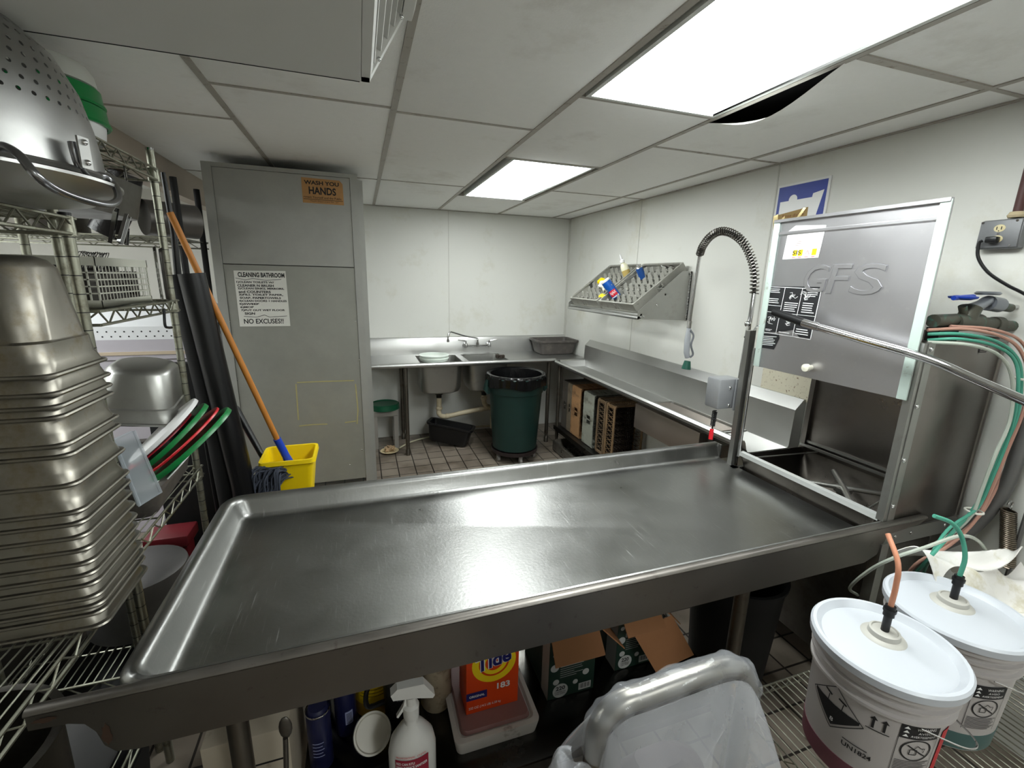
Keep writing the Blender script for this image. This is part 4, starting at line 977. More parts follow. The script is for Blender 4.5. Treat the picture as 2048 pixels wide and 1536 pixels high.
def no_solder(b, f, x, y, w, h):
    b.m(M_ink); b.rect(f, x, y+h*.72, x+w, y+h, n=8); b.line(f, [(x, y), (x, y+h*.72)], .0012); b.line(f, [(x+w, y), (x+w, y+h*.72)], .0012)
    b.ring(f, x+w/2, y+h*.5, w*.36, w*.40, sy=.95)
    b.line(f, [(x+w*.25, y+h*.6), (x+w*.75, y+h*.4)], .003, h=.0012)
    b.line(f, [(x+w*.33, y+h*.42), (x+w*.33, y+h*.52), (x+w*.5, y+h*.52), (x+w*.5, y+h*.42), (x+w*.33, y+h*.42)], .002, h=.001)
    b.line(f, [(x+w*.42, y+h*.53), (x+w*.5, y+h*.6), (x+w*.6, y+h*.55), (x+w*.7, y+h*.55), (x+w*.68, y+h*.47)], .0015, h=.001)
    for i in range(9): b.rect(f, x+w*.05, y+h*(.03+.03*i), x+w*(.8+.15*((i*7) % 3)/2), y+h*(.03+.03*i)+.0018, n=3)
    b.m(M_white)
    b.text(f, 'WARNING', x+w*.35, y+h*.90, w*.5, h*.05, h=.0014); b.text(f, 'AVISO', x+w*.4, y+h*.83, w*.35, h*.04, h=.0014); b.text(f, 'AVERTISSEMENT', x+w*.25, y+h*.76, w*.65, h*.04, h=.0014)
    for i in range(3): b.poly(f, [(x+w*.06, y+h*(.76+.075*i)), (x+w*.2, y+h*(.76+.075*i)), (x+w*.13, y+h*(.81+.075*i))], h=.0014)
def arrows(b, f, x, y, s):
    b.m(M_ink)
    for d in (0, s*.5):
        b.rect(f, x+d+s*.12, y+s*.15, x+d+s*.24, y+s*.8); b.poly(f, [(x+d, y+s*.75), (x+d+s*.36, y+s*.75), (x+d+s*.18, y+s)])
    b.rect(f, x-s*.1, y, x+s*.95, y+s*.06, n=3)
cx1, cy1 = 1.262, .618; cx2, cy2 = 1.60, .645
af = math.atan2(-cy1, -cx1)+.25
t1, f1, tip1, z0, H, R = pail(cx1, cy1, M_pink, 'white chemical pail with pinkish liquid and a corrosive diamond, nearer the camera', 'chemical pails', af)
b = B(M_ink)
cxp, cyp, s_ = -.10, .195, .056
b.span(f1, lambda x: cyp-s_+abs(x-cxp), lambda x: cyp+.008, cxp-s_, cxp+s_, 18, .0008)
b.line(f1, [(cxp-s_*1.15, cyp), (cxp, cyp-s_*1.15), (cxp+s_*1.15, cyp), (cxp, cyp+s_*1.15), (cxp-s_*1.15, cyp)], .002, h=.0008)
for d in (-.02, .014):
    b.line(f1, [(cxp+d-.006, cyp+.036), (cxp+d+.012, cyp+.03)], .005, h=.0009); b.line(f1, [(cxp+d+.006, cyp+.028), (cxp+d+.004, cyp+.008)], .002, h=.0009); b.line(f1, [(cxp+d-.008, cyp+.006), (cxp+d+.016, cyp+.006)], .005, h=.0009)
b.m(M_white).text(f1, '8', cxp-.004, cyp-.044, .008, .012, h=.0012)
arrows(b, f1, -.03, .205, .042)
b.m(M_ink).text(f1, 'UN1824', -.07, .11, .06, .014, h=.0008, bold=.02); b.rect(f1, -.07, .13, -.02, .1325, n=3)
no_solder(b, f1, .025, .105, .085, .155)
lab(b.build('printed_markings', t1), 'black hazard diamond, arrows and warning panel printed on the pail')
b = B(mat('red_label', '#b3202a', .45)); b.rect(f1, .125, .05, .20, .235, h=.0007, n=6); b.rect(f1, .15, .24, .2, .26, h=.0007, n=4); lab(b.build('side_label', t1), 'red side label')
t2, f2, tip2, z0, H, R = pail(cx2, cy2, M_teal, 'white chemical pail with teal liquid, farther right beside the wall', 'chemical pails', math.atan2(-cy2, -cx2)+.45)
b = B(M_ink); arrows(b, f2, -.055, .20, .04); no_solder(b, f2, .01, .085, .08, .15); lab(b.build('printed_markings', t2), 'black arrows and warning panel printed on the pail')
for t_, cx, cy, an in ((t1, cx1, cy1, -.75), (t2, cx2, cy2, -.9)):
    b = B(M_chrome); zz = z0+H*.70; pa = Vector((cx+(R-.002)*math.cos(-2.05), cy+(R-.002)*math.sin(-2.05), zz))
    b.tube(smooth([pa, Vector((cx+(R+.03)*math.cos(-1.5), cy+(R+.03)*math.sin(-1.5), zz-.03)), Vector((cx+(R+.035)*math.cos(-1.1), cy+(R+.035)*math.sin(-1.1), zz-.055)), Vector((cx+(R+.0)*math.cos(-.7), cy+(R)*math.sin(-.7), zz-.06))], 6), .0022, 6); b.build('bail_handle', t_)
tag(B(mat('salmon_tube', '#c08468', .35)).tube(smooth([tip1, tip1+Vector((.0, .0, .06)), tip1+Vector((.005, .01, .12)), tip1+Vector((.03, .06, .17))], 5), .0065, 10).build('suction_tube'), 'salmon pink tube rising from the nearer pail', 'tube')
tag(B(M_tg).tube(smooth([tip2, tip2+Vector((.0, .0, .06)), tip2+Vector((-.01, .015, .12)), tip2+Vector((-.04, .03, .16)), tip2+Vector((-.09, .05, .18))], 5), .006, 10).build('suction_tube'), 'green tube rising from the farther pail', 'tube')
hose(M_tw, [(1985, 1130, .80), (1960, 1085, .78), (1920, 1072, .76), (1850, 1095, .78), (1790, 1115, .82), (1740, 1140, .88), (1700, 1175, .94), (1715, 1190, .98)], 'cloudy clear tube looping in an arch above both pails')
# white cloth behind the pails and white bottle
b = B(mat('stained_white_cloth', '#dcdad6', .8, var=.05, dirt='#b8b092', dlo=.5, dhi=.7, dscale=8))
o1 = at(1870, 1095, y=.80)
def cl(u, v):
    p = Vector((1.70+.46*u, .74+.13*v+.02*math.sin(7*u), .79-.10*u*v+.05*math.sin(3*v+2*u)+.022*math.sin(9*u+4*v)+.012*math.sin(21*u*v+3)))
    p.z += .09*(1-v)*0+.06*v; return p
b.grid(cl, 30, 20)
def cl2(u, v): return Vector((1.76+.38*u, .74-.13*v, .80-.13*v+.03*math.sin(6*u+3*v)+.018*math.sin(13*u-7*v)))
b.grid(cl2, 30, 18)
tag(b.build('cloth', solid=.003), 'crumpled white apron cloth heaped behind the farther pail', 'cloth')
b = B(mat('dirty_bottle', '#c9c1ad', .5, dirt='#5b4c38', dlo=.5, dhi=.65, dscale=25)); q = at(1645, 1180, y=1.5); b.lathe([(0, 0), (.045, 0), (.05, .01), (.05, .13), (.03, .17), (.018, .18), (.018, .2), (0, .2)], (q.x, 1.5, q.z-.12), 24)
tag(b.build('dirty_bottle'), 'dirty white plastic bottle on the floor side under the dishwasher', 'bottle')

# ================================================================== TALL STEEL CABINET
CY_ = 3.2
t = thing('tall_steel_cabinet', 'tall grey steel cabinet with two paper signs, left of the sink', 'cabinet', (-.4, 3.5, 0))
cx0, cx1, ct = -.826, .02, 2.33
b = B(M_panel)
b.bb(cx0, cx0+.05, CY_-.006, CY_+.05, 0, ct); b.bb(cx1-.045, cx1, CY_-.006, CY_+.05, 0, ct); b.bb(cx0, cx1, CY_-.004, CY_+.03, ct-.02, ct+.004)
b.bb(cx1-.004, cx1+.03, CY_+.05, 3.9, 0, ct-.02); b.bb(cx0, cx0+.01, CY_+.05, 3.9, 0, ct-.02); b.bb(cx0, cx1, 3.88, 3.9, .28, ct-.02); b.bb(cx0, cx1, CY_+.03, 3.9, ct-.022, ct-.01)
b.build('frame', t)
zs = at(560, 531, y=CY_).z
M_pan2 = mat('stained_panel_steel', '#96968f', .48, metal=.4, var=.14, scale=9, bump=.1)
b = B(M_panel); b.bb(cx0+.052, cx1-.047, CY_, CY_+.02, zs+.003, ct-.022); b.build('upper_panel', t)
b = B(M_pan2); b.bb(cx0+.052, cx1-.047, CY_, CY_+.02, .28, zs-.002); lp = b.build('lower_panel', t)
f = flatmap((0, CY_, 0), (1, 0, 0), (0, 0, 1))
def cq(u, v): q = at(u, v, y=CY_); return (q.x, q.z)
b = B(mat('old_tape_glue', '#a39a6a', .7, var=.2, scale=30))
for pts in ([(594, 765), (640, 763), (708, 761)], [(592, 768), (597, 840)], [(711, 768), (716, 820), (714, 848)], [(598, 852), (625, 849), (655, 848)], [(690, 845), (712, 842)]):
    b.line(f, [cq(*p) for p in pts], .008, h=.001)
lab(b.build('tape_residue', lp), 'yellowed tape residue in the outline of a removed sheet')
b = B(M_chrome)
for (u, v) in ((459, 644), (711, 643), (474, 760), (719, 720), (724, 900), (700, 930)): q = at(u, v, y=CY_); b.sphere((q.x, CY_, q.z), .005, (1, .5, 1), 8)
b.build('screw', lp)
# the signs
P = [cq(606, 405), cq(688, 411), cq(684, 362), cq(602, 354)]
b = B(mat('aged_orange_paper', '#ab8050', .7, var=.25, scale=14, dirt='#8b5a2b', dlo=.6, dhi=.75, dscale=20))
b.poly(f, [P[0], P[1], (P[2][0]+.002, P[2][1]-.02), (P[2][0]-.015, P[2][1]), P[3]], h=.0015)
g = quadmap(f(*P[0], .0), f(*P[1], .0), f(*P[3], .0))
b.m(M_ink); b.text(g, 'WASH YOU', .06, .74, .84, .16, h=.0022, bold=.03); b.text(g, 'HANDS', .16, .36, .66, .30, h=.0022, bold=.03)
b.text(g, 'rotect Yourself and the Public', .03, .20, .92, .09, h=.0022, bold=.01); b.line(g, [(.02, .155), (.98, .155)], .02, h=.0022); b.text(g, 'Health Department No. 2', .18, .05, .64, .07, h=.0022)
tag(b.build('wash_hands_sign'), 'aged orange paper sign reading WASH YOU HANDS high on the steel cabinet', 'sign')
P = [cq(480, 653), cq(581, 652), cq(571, 542), cq(467, 541)]
b = B(mat('notice_paper', '#d2d1ca', .6, var=.04)); b.poly(f, P, h=.0015); g = quadmap(f(*P[0]), f(*P[1]), f(P[3][0], P[3][1])); b.m(M_ink)
b.text(g, 'CLEANING BATHROOM', .07, .89, .90, .085, h=.0022, bold=.035)
rows_ = [('1)CLEAN TOILETS W/', .03, .72), ('CLEANER N BRUSH', .04, .70), ('2)CLEAN SINKS, MIRRORS,', .04, .90), ('and COUNTERS', .05, .62), ('3)FILL TOILET PAPER,', .05, .86), ('SOAP, PAPERTOWELS', .06, .80), ('4)CLEAN DOORS + HANDLES', .04, .93), ('5)SWEEP', .04, .38), ('6)MOP', .05, .26), ('7)PUT OUT WET FLOOR', .06, .86), ('SIGN', .12, .2)]
for i, (s_, x, w) in enumerate(rows_): b.text(g, s_, x, .775-.056*i, w, .044, h=.0022, bold=.035)
b.line(g, [(.02, .87), (.2, .84), (.35, .865), (.6, .84), (.9, .86)], .008, h=.0022); b.line(g, [(.1, .185), (.35, .17), (.5, .21), (.6, .17), (.95, .19)], .008, h=.0022)
b.text(g, 'NO EXCUSES!!', .09, .05, .78, .09, h=.0022, bold=.02)
tag(b.build('cleaning_notice'), 'white handwritten CLEANING BATHROOM notice on the middle of the steel cabinet', 'notice')

# ================================================================== WIRE SHELVING, LEFT
def truss(b, p0, p1, z, h=.04, pitch=.045):
    p0, p1 = Vector(p0), Vector(p1); Z = Vector((0, 0, 1)); n = max(2, int((p1-p0).length/pitch))
    p0.z = p1.z = z
    b.tube([p0, p1], .0045, 6); b.tube([p0-Z*h, p1-Z*h], .0045, 6)
    b.tube([p0.lerp(p1, i/n)-Z*(h if i % 2 else 0) for i in range(n+1)], .003, 5)
def wire_unit(lb, x0, x1, y0, y1, posts, levels):
    t = thing('wire_shelving', lb, 'shelving', ((x0+x1)/2, (y0+y1)/2, 0), 'wire shelving units')
    for x, y, zt in posts:
        b = B(M_wire); b.cyl((x, y, 0), (x, y, zt), .0135, n=18)
        z = .1
        while z < zt-.02: b.m(M_ink).lathe([(.0134, z-.0005), (.01375, z), (.01375, z+.0018), (.0134, z+.0023)], (x, y, 0), 18); z += .05
        p = b.build('post', t)
        b = B(M_black if zt < 2 else M_chrome); b.cyl((x, y, zt-.004), (x, y, zt+.004), .0142, n=18); b.build('cap', p)
        for z in levels:
            if z < zt+.02:
                b = B(M_wire); b.lathe([(.014, z-.045), (.0195, z-.045), (.0175, z+.004), (.014, z+.004)], (x, y, 0), 18); b.build('collar', p)
    for z in levels:
        b = B(M_wire)
        for a, c in (((x1, y0), (x1, y1)), ((x0, y0), (x0, y1)), ((x0, y0), (x1, y0)), ((x0, y1), (x1, y1))): truss(b, (*a, z), (*c, z), z)
        n = int((x1-x0)/.026)
        for i in range(1, n): x = x0+(x1-x0)*i/n; b.tube([(x, y0, z), (x, y1, z)], .0024, 5)
        m_ = 3
        for i in range(1, m_+1): y = y0+(y1-y0)*i/(m_+1); b.tube([(x0, y, z-.006), (x1, y, z-.006)], .0035, 6)
        b.build('shelf', t)
    return t
wire_unit('nearest wire shelving unit at the left edge, holding the steam pan stack and the colander', -1.19, -.722, .25, 1.59, [(-.735, 1.572, 1.86), (-1.17, 1.572, 1.86), (-.735, .27, 1.86), (-1.17, .27, 1.86)], [.32, .815, 1.85])
wire_unit('taller wire shelving unit behind the first, with a grey basket on its middle shelf', -1.19, -.722, 1.62, 2.24, [(-.785, 1.625, 2.12), (-1.17, 1.64, 2.12), (-.735, 2.215, 2.17), (-1.17, 2.215, 2.17)], [.35, .86, 1.60, 2.10])

# steam pans, upside down, nested
def pan_mesh(w, d, h, m=M_pan):
    b = B(m); R = []
    for z, e, r in ((0, .0, .035), (.0, .012, .03), (.004, .016, .03), (.008, .012, .03), (.010, 0, .035), (.030, -.006, .045), (.036, -.012, .045), (h*.28, -.016, .05), (h*.30, -.026, .055), (h*.90, -.056, .07), (h*.97, -.075, .08), (h, -.11, .08)):
        R.append(rrect(0, 0, z, w+e, d+e, r, 6))
    b.loft(R, cap1=True)
    return b
tips = [400, 450, 487, 517, 597, 630, 718, 803, 840, 882, 925, 970, 1008, 1043, 1088, 1118, 1145, 1190]
zr = [1.484-(q-400)/790*.655 for q in tips]
pw, pd = .51, .255
p0_ = pan_mesh(pw, pd, .27).build('steam_pan')
me = p0_.data; bpy.data.objects.remove(p0_)
ordn = ['topmost', 'second', 'third', 'fourth', 'fifth', 'sixth', 'seventh', 'eighth', 'ninth', 'tenth', 'eleventh', 'twelfth', 'thirteenth', 'fourteenth', 'fifteenth', 'sixteenth', 'seventeenth', 'bottom']
first = None
for i, z in enumerate(zr):
    o = bpy.data.objects.new('steam_pan', me); C.objects.link(o)
    o.location = (-.672-pw/2+random.uniform(-.0015, .0015), 1.385+random.uniform(-.0015, .0015), z-.008); o.rotation_euler = (0, 0, random.uniform(-.003, .003))
    lb = ordn[i]+' pan of the tall stack of upturned steam pans' if 0 < i < 17 else ordn[i]+(' pan of the tall steam pan stack, its whole rounded body showing' if i == 0 else ' pan of the tall stack of upturned steam pans, resting on the wire shelf')
    tag(o, lb, 'pan', 'stacked steam pans')
# tilted pan behind
b = pan_mesh(.26, .30, .21, M_ss2)
b.xf(Matrix.Translation(at(288, 825, x=-.86)) @ Euler((math.radians(4), math.radians(8), math.radians(6))).to_matrix().to_4x4())
tag(b.build('steam_pan'), 'separate upturned steam pan tilted on the pail lids behind the tall stack', 'pan')

# colander on a round tray, pot above
def holes_mat():
    m = steel('perforated_aluminium', '#a5a5a3', .36, .08, scale=8, bump=.08); nt = m.node_tree; N = nt.nodes; L = nt.links; b = N['Principled BSDF']
    tc = N.new('ShaderNodeTexCoord'); sx = N.new('ShaderNodeSeparateXYZ'); L.new(tc.outputs['Object'], sx.inputs[0])
    def M(op, a, c=None):
        n = N.new('ShaderNodeMath'); n.operation = op
        for i, q in enumerate((a, c)):
            if q is None: continue
            if isinstance(q, (int, float)): n.inputs[i].default_value = q
            else: L.new(q, n.inputs[i])
        return n.outputs[0]
    an = M('DIVIDE', M('ARCTAN2', sx.outputs[1], sx.outputs[0]), 2*PI/62); zz = M('DIVIDE', sx.outputs[2], .0235)
    row = M('FLOOR', zz); sh = M('MULTIPLY', M('MODULO', row, 2), .5)
    fx = M('SUBTRACT', M('FRACT', M('ADD', M('ADD', an, sh), 100)), .5); fz = M('SUBTRACT', M('FRACT', zz), .5)
    d = M('SQRT', M('ADD', M('MULTIPLY', fx, fx), M('MULTIPLY', M('MULTIPLY', fz, fz), 1.0)))
    hole = M('MULTIPLY', M('LESS_THAN', d, .17), M('MULTIPLY', M('GREATER_THAN', sx.outputs[2], .118), M('LESS_THAN', sx.outputs[2], .30)))
    L.new(M('SUBTRACT', 1.0, hole), b.inputs['Alpha']); return m
cc = Vector((-.80, 1.30, 1.915))
t = thing('colander', 'large dented aluminium colander upside down at the top left, loop handle toward the camera', 'colander', cc)
b = B(holes_mat()); b.lathe([(.27, 0), (.262, .004), (.258, .06), (.252, .11), (.238, .18), (.208, .245), (.155, .295), (.09, .318), (0, .325)], cc, 96); b.build('bowl', t)
b = B(M_alu); b.lathe([(.262, .0), (.272, -.002), (.276, .004), (.270, .010), (.262, .008)], cc, 80); b.build('rolled_rim', t)
M_hand = steel('handle_steel', '#8f8f92', .22, .05, bump=0)
hp = [(-8, 292, 1.13), (12, 294, 1.10), (40, 312, 1.07), (70, 348, 1.06), (110, 378, 1.09), (165, 399, 1.16), (215, 409, 1.24), (236, 398, 1.30), (230, 372, 1.33), (208, 352, 1.32), (178, 350, 1.27), (160, 335, 1.235), (150, 308, 1.225), (144, 284, 1.225)]
hd = B(M_hand).tube(smooth([at(u, v, y=y) for u, v, y in hp], 5), .0075, 12).build('handle', t)
q = at(163, 306, y=1.218); b = B(M_alu); nn_ = (Vector((q.x, q.y, 0))-Vector((cc.x, cc.y, 0))).normalized()
tx = Vector((-nn_.y, nn_.x, 0)); c0 = q+nn_*.004
b.prism([c0+tx*s_*.013+Vector((0, 0, z)) for s_, z in ((-1, -.03), (1, -.03), (1, .03), (-1, .03))], nn_*.004); lab(b.build('handle_plate', t), 'riveted plate of the handle')
for z in (-.018, .02): b = B(M_chrome); b.sphere(c0+nn_*.005+Vector((0, 0, z)), .006); b.build('rivet', t)
b = B(M_alu); b.lathe([(0, 0), (.22, 0), (.27, .008), (.325, .038), (.335, .040), (.335, .034), (.28, .001), (.22, -.008), (0, -.008)], (-.85, 1.30, 1.868), 72)
tag(b.build('round_tray'), 'shallow round metal tray under the colander on the top shelf', 'tray')
b = B(M_alu); b.lathe([(0, 0), (.085, 0), (.10, .01), (.125, .085), (.135, .09), (.137, .098), (.128, .1), (.12, .09), (.09, .014), (0, .01)], (cc.x+.02, cc.y-.03, cc.z+.327), 48)
tag(b.build('metal_bowl'), 'grey metal bowl sitting on top of the upturned colander', 'bowl')
# green lidded pail on the taller unit
pc = Vector((-.88, 1.86, 2.104)); t = thing('lidded_pail', 'white pail with stacked green lids on the top shelf behind the colander', 'pail', pc)
b = B(M_white); b.lathe([(0, 0), (.135, 0), (.142, .01), (.148, .05), (0, .05)], pc, 48); b.build('bucket', t)
for z, r in ((.048, .158), (.10, .152)):
    b = B(M_green); b.lathe([(r-.008, z), (r, z), (r+.004, z+.006), (r-.002, z+.02), (r-.004, z+.048), (r-.012, z+.052), (0, z+.052)], pc, 48); b.build('lid', t)
b = B(mat('translucent_white_tub', '#c9cac4', .4)); b.lathe([(.13, .153), (.142, .156), (.138, .19), (.125, .21), (0, .215)], pc, 48); b.build('top_tub', t)

# grey basket with utensils
bx0, bx1, by0, by1, bz = -.985, -.728, 1.66, 2.01, 1.604
t = thing('utensil_basket', 'grey plastic lattice basket on the middle wire shelf', 'basket', (-.85, 1.83, bz))
M_bask = mat('basket_grey', '#bcbcb0', .55, var=.06)
b = B(M_bask)
for z0, z1 in ((0, .025), (.125, .15)):
    for a in ((bx0, bx0+.006, by0, by1), (bx1-.006, bx1, by0, by1), (bx0, bx1, by0, by0+.006), (bx0, bx1, by1-.006, by1)): b.bb(*a, bz+z0, bz+z1)
for i in range(0, 18):
    y = by0+.003+(by1-by0-.006)*i/17
    b.bb(bx1-.003, bx1-.002, y-.0014, y+.0014, bz+.02, bz+.13); b.bb(bx0+.001, bx0+.006, y-.002, y+.002, bz+.02, bz+.13)
for i in range(0, 13):
    x = bx0+.003+(bx1-bx0-.006)*i/12; b.bb(x-.002, x+.002, by0+.001, by0+.005, bz+.02, bz+.13); b.bb(x-.002, x+.002, by1-.005, by1-.001, bz+.02, bz+.13)
for k_ in range(1, 5):
    z = bz+.025+.02*k_; b.bb(bx1-.003, bx1-.002, by0, by1, z-.002, z+.002); b.bb(bx0, bx1, by0+.001, by0+.005, z-.002, z+.002); b.bb(bx0, bx1, by1-.005, by1-.001, z-.002, z+.002); b.bb(bx0+.001, bx0+.006, by0, by1, z-.002, z+.002)
b.bb(bx0, bx1, by0, by1, bz, bz+.003)
b.build('lattice', t)
b = B(mat('basket_fill_dark', '#4a4643', .4, metal=.6))  # dark bars and block added inside so the lattice holes look dark
for i in range(160):
    p_ = Vector((random.uniform(bx0+.02, bx1-.02), random.uniform(by0+.02, by1-.02), bz+random.uniform(.01, .115))); a_ = random.uniform(0, 6.3); l_ = .03
    q_ = p_+Vector((l_*math.cos(a_), l_*math.sin(a_), random.uniform(-.01, .01)))
    if bx0+.01 < q_.x < bx1-.012 and by0+.01 < q_.y < by1-.01: b.tube([p_, q_], .006, 5)
b.bb(bx0+.015, bx1-.03, by0+.015, by1-.015, bz+.004, bz+.11)
tag(b.build('dark_basket_fill'), 'dark cutlery heap added inside the grey lattice basket to darken its holes', 'cutlery', kind='stuff')
def channel(p, q, w, lb, g='utensils in the basket'):
    p, q = Vector(p), Vector(q); b = B(M_chrome); d = (q-p).normalized(); s_ = d.cross(Vector((1, 0, 0))).normalized(); n_ = s_.cross(d)
    prof_ = [s_*-w+n_*.01, s_*-w, s_*w, s_*w+n_*.01, s_*(w-.002)+n_*.01, s_*(w-.002)+n_*.002, s_*(-w+.002)+n_*.002, s_*(-w+.002)+n_*.01]
    b.prism([p+v for v in prof_], q-p); return tag(b.build('metal_channel'), lb, 'utensil', g)
channel(at(218, 480, y=1.80), at(228, 418, y=1.74), .013, 'broad polished handle standing up in the basket, just under the colander')
channel(at(236, 485, y=1.82), at(252, 430, y=1.86), .010, 'slanted bright metal handle in the basket, right of the broad one')
channel(at(248, 488, y=1.88), at(250, 455, y=1.90), .008, 'short dark metal handle in the basket')
b = B(M_chrome)
for i in range(14):
    y = 1.70+i*.006; b.tube(smooth([(-.80+.003*i, y, bz+.12), (-.79+.003*i, y+.03, bz+.165), (-.80, y+.08, bz+.15+.01*math.sin(i))], 4), .0015, 5)
tag(b.build('wire_whisk'), 'tangle of whisk wires lying in the grey basket', 'whisk')
for y, lb, dz in ((2.055, 'thin steel tray on edge against the right end of the grey basket', 0), (2.085, 'second thin steel tray on edge right of the basket, slightly farther', -.004)):
    b = B(M_ssd if dz else M_chrome); b.loft([rrect(0, 0, 0, .15, .19, .02), rrect(0, 0, .008, .158, .198, .02), rrect(0, 0, .010, .158, .198, .02)], cap0=True)
    b.xf(Matrix.Translation((-.742+(y-2.055)*.3, y+.065, bz+.105+dz)) @ Euler((0, 0, math.radians(110))).to_matrix().to_4x4() @ Euler((PI/2, 0, 0)).to_matrix().to_4x4()); tag(b.build('steel_tray', solid=.0015), lb, 'tray', 'trays beside the basket')

# grey tub with pail lids
b = tub('x', 0, 0, 0, .30, .40, .14, M_grey, '', '')
b.xf(Matrix.Translation((-.87, 1.97, .865)) @ Euler((math.radians(6), 0, 0)).to_matrix().to_4x4())
tag(b.build('bus_tub'), 'dark grey bus tub full of pail lids on the lower wire shelf', 'bus tub')
Acol = [('white', M_white), ('red', mat('dark_red_lid', '#a01828', .4)), ('green', M_green), ('red', M_red), ('green', M_green), ('clear', M_white)]
spec = [((262, 925), (388, 802), 0, .013, 'white pail lid on top of the leaning lid stack', 'white_lid'),
        ((262, 935), (375, 832), 3, .005, 'thin dark red lid between the white lid and the upper green lid', 'x'),
        ((285, 935), (408, 812), 2, .016, 'upper green pail lid of the leaning stack', 'x'),
        ((295, 945), (432, 818), 1, .007, 'bright red pail lid between the two green lids', 'x'),
        ((300, 962), (456, 818), 4, .017, 'lower green pail lid sticking out of the stack toward the mop', 'x'),
        ((300, 985), (405, 868), 5, .004, 'white lid at the bottom of the leaning lid stack', 'x')]
ms = [M_white, M_red, M_green, mat('dark_red_lid', '#a01828', .4), M_green, M_white]
for k_, ((u0, v0), (u1, v1), mi_, th, lb, _) in enumerate(spec):
    a_, c_ = at(u0, v0, y=1.84), at(u1, v1, y=2.05); mid = (a_+c_)/2; r = (c_-a_).length/2; d = (c_-a_).normalized()
    ray = (mid-CAMP).normalized(); n_ = d.cross(ray).normalized()
    if n_.z < 0: n_ = -n_
    n_ = (n_-ray*.10).normalized()
    mm = ms[mi_]
    b = B(mm); b.lathe([(0, th*.7), (r-.02, th*.7), (r-.012, th), (r-.002, th), (r, th*.7), (r, -.001), (r-.006, -.001), (r-.008, th*.5), (0, th*.5)], mid-n_*th*.5, 48, n_)
    tag(b.build('pail_lid'), lb, 'lid', 'pail lids in the grey tub')
def sh(u, v):
    a_ = at(247, 880, y=1.80); return None
b = B(mat('frosted_lid', '#b9c0c6', .35, trans=.3, alpha=.42, ior=1.1)); P = [at(228, 880, y=1.70), at(268, 862, y=1.74), at(322, 985, y=1.70), at(280, 1012, y=1.66)]
c_ = sum(P, Vector())/4; b.prism([c_+(p-c_)*1.0 for p in P], (-.01, .004, 0)); b.tube(P, .005, 8, closed=True)
tag(b.build('frosted_lid'), 'frosted translucent rectangular lid leaning beside the steam pan stack', 'lid')

# lower shelf pots
b = B(mat('scuffed_aluminium', '#6f6d6c', .5, metal=.8, var=.2, scale=12)); b.lathe([(0, .22), (.14, .22), (.165, .205), (.17, .18), (.175, 0), (0, 0)], (-.90, 1.95, .355), 40)
tag(b.build('stock_pot'), 'scuffed grey pot upturned on the bottom wire shelf beside the table corner', 'pot')
b = B(M_ssd); b.lathe([(0, .01), (.19, .01), (.2, .02), (.205, .29), (.215, .295), (.215, .30), (.195, .30), (.19, .03), (0, .02)], (-.95, 1.12, .34), 48)
tag(b.build('stock_pot'), 'wide dark steel pot on the shelf below the steam pan stack', 'pot')
b = B(mat('dark_red_plastic', '#5a1018', .5)); b.bb(-1.05, -.86, 2.35, 2.5, .40, .46, bev=.01); b.bb(-1.02, -.88, 2.38, 2.47, 0, .42); tag(b.build('red_crate'), 'red plastic crate glimpsed behind the bottom wire shelf', 'crate')

b = B(mat('fill_pan_black', '#1f1d1b', .55)); b.loft([rrect(0, 0, 0, .40, 1.2, .03), rrect(0, 0, .02, .42, 1.22, .03), rrect(0, 0, .022, .43, 1.23, .03)], cap0=True); b.xf(Matrix.Translation((-.955, .93, .3245)).to_4x4()); tag(b.build('dark_fill_pan', solid=.002), 'long dark pan added to darken the bottom shelf of the nearest wire unit', 'pan')  # dark pan added so no bright floor shows through the shelves
b = B(M_blackm); b.loft([rrect(-.955, .95, .002, .40, 1.1, .04), rrect(-.955, .95, .20, .42, 1.15, .04), rrect(-.955, .95, .22, .43, 1.16, .04)], cap0=True, cap1=True); tag(b.build('dark_fill_box'), 'long black box added to darken the floor under the nearest wire unit', 'box')  # dark box added to fill the bright gap under the near unit
b = B(mat('fill_block_dark', '#26241f', .5, var=.2)); b.bb(-2.0, -1.26, -.2, 2.35, 0, .74, bev=.01); tag(b.build('dark_fill_block'), 'low dark block added to darken the space behind the wire shelving', 'counter')  # dark block added where the bright far floor showed through
b = B(M_blackm); b.bb(-1.15, -.76, 1.66, 2.18, .002, .24, bev=.01); tag(b.build('dark_fill_box'), 'square black box added to darken the floor under the taller wire unit', 'box')  # dark box added to cover bright floor below the taller unit
# black mat rolls, rod
b = B(M_black); b.tube([(-.575, 2.36, .0), (-.60, 2.36, .7), at(383, 547, y=2.36)], .052, 28); tag(b.build('black_tube'), 'thick black plastic tube standing in front of the cabinet edge', 'tube')
b = B(M_blackm); b.tube([(-.66, 2.42, .0), (-.70, 2.42, .9), at(358, 549, y=2.42)], .045, 20); tag(b.build('black_tube'), 'darker black tube half hidden behind the thick one, against the wire shelving', 'tube')
b = B(M_blackm); b.bb(-1.02, -.72, 2.55, 2.60, 0, 1.28, bev=.005); tag(b.build('black_board'), 'large black board standing on the floor behind the wire shelving', 'board')
b = B(M_black); b.tube([at(357, 560, y=2.46), at(348, 470, y=2.46), at(326, 345, y=2.46)], .013, 12, radii=[.015, .013, .009]); b.tube([at(357, 560, y=2.46), Vector((-.74, 2.46, 0))], .012, 10); tag(b.build('black_rod'), 'thin black rod rising beside the top of the wire shelving post', 'rod')
b = B(M_black); b.tube(smooth([at(328, 618, x=-.71), at(330, 650, x=-.71), at(336, 655, x=-.71), at(343, 655, x=-.71)], 4), .005, 8); tag(b.build('hanging_hook'), 'black hook hanging under the middle wire shelf near its post', 'hook')

